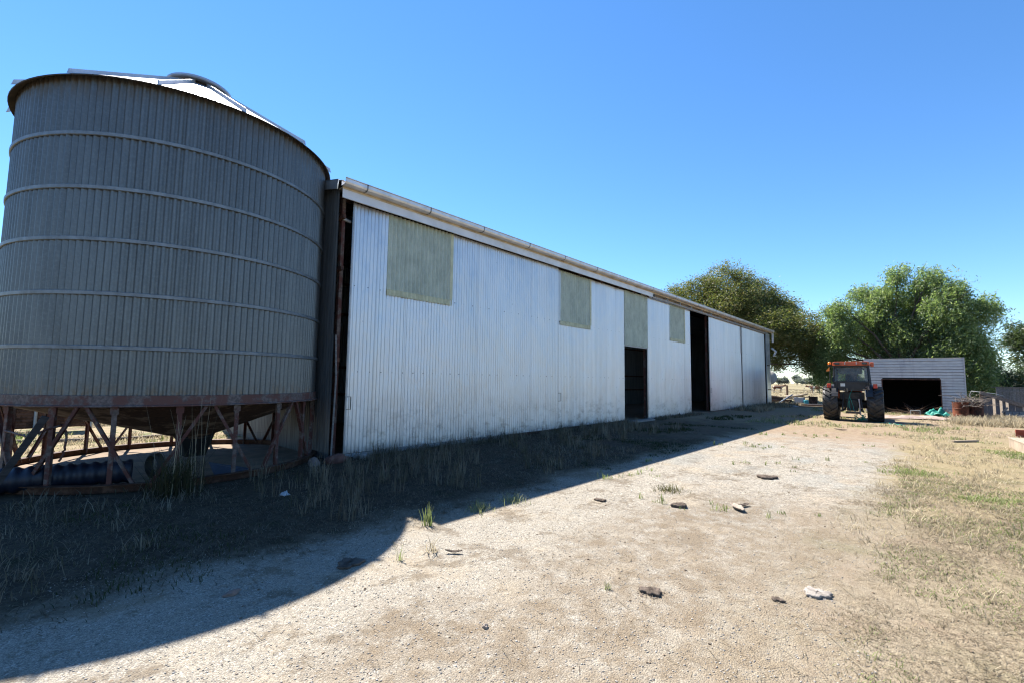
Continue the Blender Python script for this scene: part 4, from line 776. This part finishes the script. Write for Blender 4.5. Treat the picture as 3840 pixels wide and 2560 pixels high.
# ------------------------------------------------------------------ behind and under the silo
b = MB()
yf = empty('iron_yard_fence', 'low rusty corrugated iron fence with grey posts behind the silo', 'fence', (0,18.4,0))
N = 60
for i in range(N+1): b.v += [(-7+9.0*i/N*1.0, .0, .12)]
b = MB(); nz = 66; o = 0
for i in range(nz+1):
    z = .12+1.55*i/nz; dy = .012*math.sin(z*2*math.pi/.088); b.v += [(-8,dy,z),(1.75,dy,z)]
for i in range(nz): b.f.append((2*i,2*i+1,2*i+3,2*i+2))
b.build('iron_sheet', M['rustsheet'], yf, True)
for x in (-4.5,-2.2,-.35,.6,1.75):
    b = MB(); b.tube([(x,-.06,0),(x,-.06,1.75)], .035, 8); b.build('post', M['galvpost'], yf)
yd = empty('yard_panel', 'white pipe rail stock yard fence behind the silo', 'fence', (0,0,0))
for i, z in enumerate((.25,.5,.75,1.0,1.25)):
    b = MB(); b.tube([(-1.5,18.0+.0,z*.55),(1.9,19.8,z),(7.5,24.6,z)], .022, 6); b.build('rail', M['white'], yd)
for (x,y) in ((1.9,19.8),(4.2,21.8),(7.5,24.6)):
    b = MB(); b.tube([(x,y,0),(x,y,1.4)], .03, 6); b.build('post', M['galvpost'], yd)
b = MB(); b.tube([(.2,16.0,.04),(1.0,15.4,.05),(2.2,15.0,.04),(3.0,15.1,.05)], .04, 7); tag(b.build('fallen_branch', M['stick'], None, True), 'dead branch on the straw behind the silo', 'branch')
b = MB(); n = 100
prof = [(.165+.014*math.sin(i*2*math.pi/8), 1.65*i/n-.1) for i in range(n+1)]
b.lathe(prof+[(.15,1.55),(.15,-.1)], n=28, M=Matrix.Rotation(R(90),3,'Y')); 
o = tag(b.build('drain_pipe', M['bluepipe'], loc=(-.15,9.30,.195), smooth=True), 'dark blue ribbed drain pipe lying under the silo', 'pipe'); o.rotation_euler = (0,0,R(-11))
b = MB(); b.lathe([(.16,0),(.19,.02),(.19,.10),(.16,.12)], n=24, M=Matrix.Rotation(R(90),3,'Y'), closed=True); o = tag(b.build('rubber_ring', M['dark'], loc=(1.62,9.15,.21)), 'black rubber ring past the end of the drain pipe', 'ring'); o.rotation_euler = (0,0,R(20))
b = MB(); b.add([(-.28,-.10,0),(.30,-.12,0),(.34,.14,.02),(-.30,.22,.20),(-.28,-.10,.012),(.30,-.12,.012),(.34,.14,.032),(-.30,.22,.212)], [(3,2,1,0),(4,5,6,7),(0,1,5,4),(1,2,6,5),(2,3,7,6),(3,0,4,7)]); tag(b.build('plastic_sheet', M['bluesheet'], loc=(2.62,8.58,.02)), 'blue grey flat sheet lying inside the silo leg ring', 'sheet')
b = MB(); b.beam((-.12,8.62,.0),(.36,8.30,1.10),.075,.03,(0,1,0)); tag(b.build('leaning_plank', M['darkwood']), 'grey plank leaning against the silo legs at the far left', 'plank')
strand([[(.02,9.42,.86),(.22,8.52,.84),(.55,8.86,.95)],[(.55,8.86,.95),(.60,8.86,.85),(.60,8.84,.60),(.55,8.84,.45)]], .014, 'strap', 'frayed red strap tied between two silo legs', 'strap', M['red'], loose=.012)
b = MB()
for z in (.42,.72): b.lathe([(2.470,z-.0012),(2.472,z),(2.470,z+.0012)], n=60, closed=True, a0=-190, a1=-20)
tag(b.build('fence_wire', M['wire'], loc=(SC[0],SC[1],0)), 'thin wires strung round the silo legs', 'wire')
def rock(name, label, cat, c, s, mat, seed, flat=.6, group=None, n=2):
    import bmesh
    bm = bmesh.new(); bmesh.ops.create_icosphere(bm, subdivisions=n+1, radius=1); g = np.random.default_rng(seed); k = g.normal(size=(6,3)); ph = g.random(6)*6
    for v in bm.verts:
        d = 1+.10*sum(math.sin(v.co.dot(Vector(k[i]))*2.4+ph[i]) for i in range(6)); v.co *= d; v.co = Vector((v.co.x*s[0], v.co.y*s[1], max(-.3,v.co.z)*s[2]))
    me = bpy.data.meshes.new(name); bm.to_mesh(me); bm.free(); o = bpy.data.objects.new(name, me); COL.objects.link(o); me.materials.append(mat); o.location = (c[0],c[1],s[2]*.27)
    return tag(o, label, cat, group)
rock('rock', 'pale rough rock on the ground beside the last silo leg', 'rock', (3.93,8.52), (.10,.09,.12), M['palerock'], 1)
rock('rock', 'wide reddish rock lying before the dark gap of the shed', 'rock', (4.38,8.55), (.24,.13,.11), M['rock'], 2)
rock('rock', 'small blue grey stone at the foot of the first sliding door', 'rock', (4.98,8.66), (.15,.08,.07), M['conc'], 3)
rag_sheet('plastic_scrap', 'small white crumpled scrap in the shaded grass by the silo', 'litter', (2.70,6.66,.0), .05, .05, .07, M['white'], .3, 33, 8)
# cow pats and bark on the track
def pat(name, label, cat, c, rx, ry, h, mat, seed, rz=0, n=40):
    g = np.random.default_rng(seed); rings = [0,.25,.5,.75,.92,1.0]; V = []; F = []
    edge = 1+.16*np.sin(np.arange(n)*2*np.pi/n*3+g.random()*6)+.10*np.sin(np.arange(n)*2*np.pi/n*7+g.random()*6)+g.normal(size=n)*.05
    for i, r in enumerate(rings):
        for k in range(n):
            t = 2*np.pi*k/n; z = h*(.85+.15*math.sin(r*9+math.sin(3*t)*1.2)+g.normal()*.13) if i < len(rings)-1 else h*.40+g.random()*h*.3
            V.append((r*rx*edge[k]*math.cos(t), r*ry*edge[k]*math.sin(t), z))
    for k in range(n):
        t = 2*np.pi*k/n; V.append((.9*rx*edge[k]*math.cos(t), .9*ry*edge[k]*math.sin(t), -.004))
    for i in range(len(rings)):
        for k in range(n):
            j = (k+1) % n; F.append((i*n+k, i*n+j, (i+1)*n+j, (i+1)*n+k))
    o = np_mesh(name, np.array(V), np.array(F), mat); o.location = (c[0],c[1],.004); o.rotation_euler = (0,0,rz); return tag(o, label, cat)
pat('cow_pat', 'dark brown dried cow pat in the middle foreground of the track', 'cow pat', (3.50,1.66), .062,.085,.022, M['dung'], 1, .3)
pat('cow_pat', 'pale bleached dried cow pat in the right foreground', 'cow pat', (4.38,.70), .085,.095,.020, M['paledung'], 2, .8)
pat('cow_pat', 'small dark broken cow pat just left of the pale bleached one', 'cow pat', (4.05,.90), .030,.045,.014, M['dung'], 3, .1)
pat('cow_pat', 'wide brown cow pat farthest up the gravel track', 'cow pat', (8.99,2.10), .13,.16,.035, M['dung'], 4, .5)
pat('cow_pat', 'dark cow pat midway up the track beside curled bark', 'cow pat', (6.10,2.48), .085,.11,.035, M['dung'], 5, 1.2)
pat('cow_pat', 'small flat dark cow pat near the shadow edge of the shed', 'cow pat', (5.60,3.38), .05,.08,.022, M['dung'], 6, .2)
pat('cow_pat', 'dark cow pat lying inside the curved silo shadow', 'cow pat', (2.15,3.85), .12,.10,.018, M['dung'], 7, .2)
def crumbs(c, n, r, mat, seed, label):
    g = np.random.default_rng(seed); V = []; F = []
    for i in range(n):
        a, d = g.uniform(0,6.28), r*(.8+.6*g.random()**2); q = np.array([c[0]+d*math.cos(a), c[1]+d*math.sin(a), .003]); z = .004+.010*g.random()**2; o = len(V)
        V += [q+z*g.uniform(.6,1.3)*np.array(k) for k in ((1,0,0),(0,1,0),(-1,0,0),(0,-1,0),(0,0,.7))]; F += [(o,o+1,o+4,o+4),(o+1,o+2,o+4,o+4),(o+2,o+3,o+4,o+4),(o+3,o,o+4,o+4)]
    F3 = np.array(F)[:,:3]; tag(np_mesh('dung_crumbs', np.array(V), F3, mat), label, 'crumbs', None, 'stuff')
crumbs((3.5,1.66), 40, .08, M['dung'], 1, 'dark crumbs round the cow pat in the middle foreground')
crumbs((4.38,.70), 34, .095, M['paledung'], 2, 'pale crumbs round the bleached cow pat')
def bark(label, c, l, wd, mat, rz, seed, curl=.6):
    g = random.Random(seed); b = MB(); n, m = 10, 6; o = 0; vs = []
    for i in range(n+1):
        u = i/n-.5; ww = wd*(1-.5*abs(u*2)**2)*(1+g.uniform(-.12,.12)); zz = .012+.05*abs(u)**1.5
        for j in range(m+1):
            a = (j/m-.5)*2*curl; vs.append((u*l+g.uniform(-.004,.004), ww*math.sin(a), zz+ww*(1-math.cos(a))*1.1))
    fs = [(i*(m+1)+j, i*(m+1)+j+1, (i+1)*(m+1)+j+1, (i+1)*(m+1)+j) for i in range(n) for j in range(m)]
    b.add(vs, fs); ob = b.build('bark_strip', mat, None, True, (c[0],c[1],.0)); ob.rotation_euler = (0,0,rz); md = ob.modifiers.new('s','SOLIDIFY'); md.thickness = .008; return tag(ob, label, 'bark')
bark('pale curled strip of bark on the gravel right of the dark cow pat', (6.50,1.88), .30, .07, M['bonegrey'], R(40), 1, 1.0)
bark('brown curled bark flake just behind the pale bark strip', (6.72,1.86), .18, .06, M['dung'], R(-20), 2)
bark('thin brown bark piece beside dry weed at the silo shadow tip', (2.95,3.38), .16, .035, M['dung'], R(-50), 3)
bark('narrow brown bark strip near the right edge of the foreground', (3.58,-.25), .16, .03, M['dung'], R(-60), 4)
bark('brown leaf of bark on the reddish soil far up the track', (20.2,2.3), .45, .11, M['dung'], R(60), 5)
rock('stone', 'white pebble on the gravel in the left middle foreground', 'stone', (2.25,2.24), (.020,.017,.02), M['bonegrey'], 5)
rock('stone', 'pale flat stone in the silo shadow near the gravel edge', 'stone', (1.25,3.95), (.045,.03,.03), M['palerock'], 6)

# ------------------------------------------------------------------ loose gravel, grass
def stones(n, xr, yr, s0, s1, keep, seed):
    g = np.random.default_rng(seed); x = g.uniform(*xr, n); y = g.uniform(*yr, n); k = keep(x, y, g); x, y = x[k], y[k]; m = len(x)
    base = np.array([[1,0,0],[0,1,0],[-1,0,0],[0,-1,0],[0,0,.55],[0,0,-.3]],float)
    s = (s0+(s1-s0)*g.random(m)**3)[:,None,None]; V = base[None]*s*(.6+.7*g.random((m,6,1))); a = g.uniform(0,6.28,m); ca, sa = np.cos(a)[:,None], np.sin(a)[:,None]
    X = V[:,:,0]*ca-V[:,:,1]*sa; Y = V[:,:,0]*sa+V[:,:,1]*ca; V = np.stack([X+x[:,None], Y+y[:,None], V[:,:,2]+s[:,:,0]*.15],-1).reshape(-1,3)
    T = np.array([[0,1,4],[1,2,4],[2,3,4],[3,0,4],[1,0,5],[2,1,5],[3,2,5],[0,3,5]]); F = (np.arange(m)[:,None,None]*6+T[None]).reshape(-1,3); return V, F
def kp(x, y, g):
    d = np.hypot(x,y); return (g.random(len(x)) < np.clip(2.6/d,0,1)**1.3) & (y > .35+.25*np.sin(x*1.7)) & (y < 5.0+.3*np.sin(x*2.3))
V, F = stones(110000, (.3,13), (-.2,5.4), .0025, .0095, kp, 3); tag(np_mesh('gravel', V, F, M['stone']), 'pale loose gravel scattered over the track', 'gravel', None, 'stuff')

def kp2(x, y, g):
    d = np.hypot(x,y); return (g.random(len(x)) < np.clip(3.0/d,0,1)**1.2) & (y < 4.8)
V, F = stones(2200, (1.0,12), (-2.5,4.8), .004, .014, kp2, 9); tag(np_mesh('ground_litter', V, F, M['litter']), 'small brown bits of dung and bark strewn over the gravel', 'litter', None, 'stuff')
def tufts(cx, cy, nb, spread, h, lean, wid, pal, g, flat=0.0):
    """cx,cy tuft centres; nb blades per tuft -> V,F,C"""
    n = len(cx)*nb; X = np.repeat(cx,nb)+g.normal(size=n)*np.repeat(spread,nb); Y = np.repeat(cy,nb)+g.normal(size=n)*np.repeat(spread,nb)
    hh = np.repeat(h,nb)*(.45+.75*g.random(n)); a = g.uniform(0,6.283,n); ln = lean*(.3+g.random(n)); d = np.hypot(X,Y)
    w_ = wid*(.7+.6*g.random(n))+.00035*d; dx, dy = np.cos(a), np.sin(a); px, py = -dy, dx
    P0 = np.stack([X,Y,np.zeros(n)],1); z1 = hh*.55*(1-flat*.7); z2 = hh*(1-flat*.85)
    P1 = P0+np.stack([dx*hh*ln*.35, dy*hh*ln*.35, z1],1); P2 = P0+np.stack([dx*hh*ln, dy*hh*ln, z2],1); S = np.stack([px*w_,py*w_,np.zeros(n)],1)
    V = np.stack([P0-S, P0+S, P1+S*.8, P1-S*.8, P2+S*.25, P2-S*.25],1).reshape(-1,3)
    I = np.arange(n)[:,None]*6; F = np.concatenate([I+np.array([[0,1,2,3]]), I+np.array([[3,2,4,5]])]).astype(int)
    pal = np.array(pal); tc = np.repeat(pal[g.integers(0,len(pal),len(cx))],nb,0); c = (tc*.6+pal[g.integers(0,len(pal),n)]*.4)*(.75+.5*g.random((n,1))); C = np.repeat(c,6,0)*.52
    return V, F, C
def merge(parts):
    Vs, Fs, Cs = [], [], []; o = 0
    for V, F, C in parts: Vs.append(V); Fs.append(F+o); Cs.append(C); o += len(V)
    return np.concatenate(Vs), np.concatenate(Fs), np.concatenate(Cs)
def fld(x, y, s, seed):
    g = np.random.default_rng(seed); o = np.zeros_like(x)
    for i in range(7):
        k = g.normal(size=2)*s; o += np.sin(x*k[0]+y*k[1]+g.random()*6.28)
    return o/7*1.6
DRY = [(.78,.66,.43),(.66,.55,.35),(.90,.78,.55),(.52,.42,.26)]; SHADEDRY = [(.36,.31,.225),(.24,.205,.145),(.50,.44,.33),(.15,.15,.085)]  # second palette is dry grass darkened for the shed's shade
GRN = [(.34,.44,.13),(.42,.50,.18),(.26,.35,.09),(.52,.54,.27)]; THATCH = [(.47,.38,.265),(.58,.48,.34),(.34,.26,.175),(.70,.61,.45),(.42,.36,.22)]
g = np.random.default_rng(5); P = []; Q = []
def zone(n, xr, yr, keep, nb, sp, h, lean, wid, pal, to, flat=0.0, persp=0):
    x = g.uniform(*xr, n) if not persp else xr[0]*(xr[1]/xr[0])**g.random(n); y = g.uniform(*yr, n); k = keep(x,y); x, y = x[k], y[k]
    if len(x) == 0: return
    to.append(tufts(x, y, nb, sp*(.6+.8*g.random(len(x))), h*(.5+.9*g.random(len(x))), lean, wid, pal, g, flat))
insilo = lambda x,y: (np.hypot(x-SC[0], y-SC[1]) > SR+.12)
# strip by the shed, its shade partly put into darker blade colours
zone(1300, (.0,22), (4.9,8.75), lambda x,y: insilo(x,y) & (fld(x,y,1.1,1) > .12) & ((x<14)|(y>7.4)), 8, .06, .12, .8, .0018, SHADEDRY, P)
zone(420, (2.5,16), (5.0,8.6), lambda x,y: insilo(x,y) & (fld(x,y,1.3,2) > .15), 13, .05, .28, .35, .0022, SHADEDRY, P)
SHADEGRN = [(.075,.105,.03),(.06,.085,.025),(.10,.12,.045)]  # darkened copy of the green palette for grass lying in shade
zone(2600, (.0,18), (4.4,7.6), lambda x,y: insilo(x,y) & (fld(x,y,.9,3) > .30), 9, .07, .04, .9, .0020, SHADEGRN, Q)
zone(420, (4.9,24.0), (8.45,8.80), lambda x,y: (x<16.6)|(x>18.8), 13, .06, .13, .6, .0022, SHADEDRY, P)
zone(520, (26,41), (6.9,8.75), lambda x,y: (fld(x,y,.8,8) > -.2), 12, .10, .20, .6, .003, SHADEDRY+DRY, P)
zone(500, (14,27), (4.6,7.3), lambda x,y: fld(x,y,.9,9) > .35, 12, .07, .09, .7, .003, SHADEGRN, Q)
SHD = [tuple(.62*v for v in c_) for c_ in SHADEDRY]  # same dry palette darkened again to deepen the shade
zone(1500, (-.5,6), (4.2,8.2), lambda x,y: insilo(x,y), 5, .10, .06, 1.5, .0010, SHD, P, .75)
zone(9000, (-.6,15), (4.5,8.7), lambda x,y: insilo(x,y) & (fld(x,y,1.4,51) > -.45), 6, .07, .035, 1.3, .0010, SHADEDRY+[(.20,.17,.125)], P, .45)
# right hand verge
edge = lambda x: .55+.10*np.sin(x*1.1)-.02*np.clip(x-12,0,20)
zone(20000, (1.6,13), (-3.6,1.3), lambda x,y: (g.random(len(x)) < np.clip((13-x)/6,0,1)) & (y < edge(x)+.6*fld(x,y,2.0,4)) & (fld(x,y,2.6,12) > -.2), 7, .06, .034, 1.6, .0008, THATCH, P, .78)
zone(1500, (1.6,9.5), (-3.4,1.3), lambda x,y: (y < edge(x)+.3), 1, .15, .12, 1.9, .0009, THATCH+DRY, P, .95)
zone(2600, (1.2,9), (.3,4.6), lambda x,y: fld(x,y,1.5,31) > -.3, 1, .1, .05, 1.9, .0010, THATCH, P, .93)
zone(8000, (2.2,11.0), (-3.8,.9), lambda x,y: (y < edge(x)-.1) & (fld(x,y,1.5,13)-.25*y > .05), 7, .05, .032, 1.0, .0018, GRN+THATCH, Q, .3)
zone(7000, (4.2,34), (-14,1.0), lambda x,y: (y < edge(x)-.15*(x<12)+.45*fld(x,y,1.2,5)) & (fld(x,y,.9,6) > -.6) & (g.random(len(x)) < np.clip((x-3.5)/7,0,1)), 10, .09, .068, 1.1, .0017, DRY, P, .0, 1)
zone(16000, (5.5,17), (-8,.5), lambda x,y: (y < edge(x)-.05) & (fld(x,y,1.1,7)+.35*fld(x,y,3.5,41) > .0) & (g.random(len(x)) < .85), 9, .12, .045, 1.0, .0018, GRN, Q)
zone(900, (7.5,24), (-5,.7), lambda x,y: (fld(x,y,.6,14) > .35), 14, .08, .08, .8, .0026, GRN, Q)
# yard and paddock
zone(1500, (19,41), (-1.5,5.6), lambda x,y: fld(x,y,.8,15) > .25, 10, .09, .09, .8, .003, DRY+GRN, P)
zone(1500, (27,42), (-4,-.9), lambda x,y: x < 34.5, 14, .10, .22, .6, .003, DRY, P)
zone(5500, (42,140), (-12,60), lambda x,y: (fld(x,y,.3,16) > -.3), 12, .16, .20, .8, .006, DRY, P, .0, 1)
zone(2600, (-7,4.2), (13.2,30), lambda x,y: fld(x,y,.8,17) > -.4, 14, .08, .10, .9, .003, DRY, P)
zone(2600, (-5,4.2), (13.2,30), lambda x,y: fld(x,y,.7,18) > .12, 14, .08, .09, .8, .003, GRN, Q)
# sparse on the track
zone(1300, (1.0,14), (.5,4.6), lambda x,y: fld(x,y,2.2,21) > .55, 5, .05, .05, 1.6, .0014, THATCH, P, .7)
zone(260, (6,18), (.9,4.4), lambda x,y: (fld(x,y,1.6,22) > .35), 9, .03, .07, .5, .0022, GRN, Q)
V, F, C = merge(P); tag(np_mesh('dry_grass', V, F, M['grass'], None, C), 'dry straw coloured grass over the verge, yard and paddock', 'grass', None, 'stuff')
V, F, C = merge(Q); tag(np_mesh('green_grass', V, F, M['grass'], None, C), 'short green grass growing in patches beside the track', 'grass', None, 'stuff')
def weed(name, label, c, n, h, sp, pal, lean, wid=.004, flat=0.0, group=None):
    gg = np.random.default_rng(int(c[0]*100+c[1]*7)); V, F, C = tufts(np.array([0.0]), np.array([0.0]), n, np.array([sp]), np.array([h]), lean, wid, pal, gg, flat)
    o = np_mesh(name, V, F, M['grass'], None, C); o.location = (c[0],c[1],0); return tag(o, label, 'weed', group)
weed('weed_clump', 'tall bushy dark green weed with long dry stalks growing before the silo legs', (1.66,7.75), 330, .52, .13, [(.06,.085,.03),(.09,.10,.04),(.13,.12,.06)], .55, .005)
weed('weed_stalks', 'tall thin dry stalks rising out of the dark weed at the silo', (1.72,7.72), 16, 1.35, .14, DRY, .16, .0035)
weed('weed', 'small leafy green weed at the tip of the silo shadow', (3.28,4.22), 26, .20, .03, GRN, .35, .006)
weed('weed', 'flat green weed clump on the gravel midway up the track', (6.85,2.95), 120, .09, .10, [(.16,.19,.05),(.22,.20,.08),(.13,.17,.04)], 1.2, .004)
weed('weed', 'low green weed on the shed shadow edge, nearer one', (4.10,4.22), 90, .10, .09, GRN, .9, .004)
weed('weed', 'low green weed on the shed shadow edge, farther one', (4.72,4.22), 90, .10, .09, GRN, .9, .004)
weed('weed', 'tiny green weed alone on gravel in the centre foreground', (3.32,1.93), 14, .06, .015, GRN, .5, .003)
weed('weed', 'thin green weed beside the curved silo shadow edge', (2.50,3.60), 12, .15, .02, GRN, .3, .003)
weed('weed', 'dry straw tuft on the gravel beside the silo shadow tip', (2.85,3.55), 18, .12, .03, DRY, 1.1, .004)
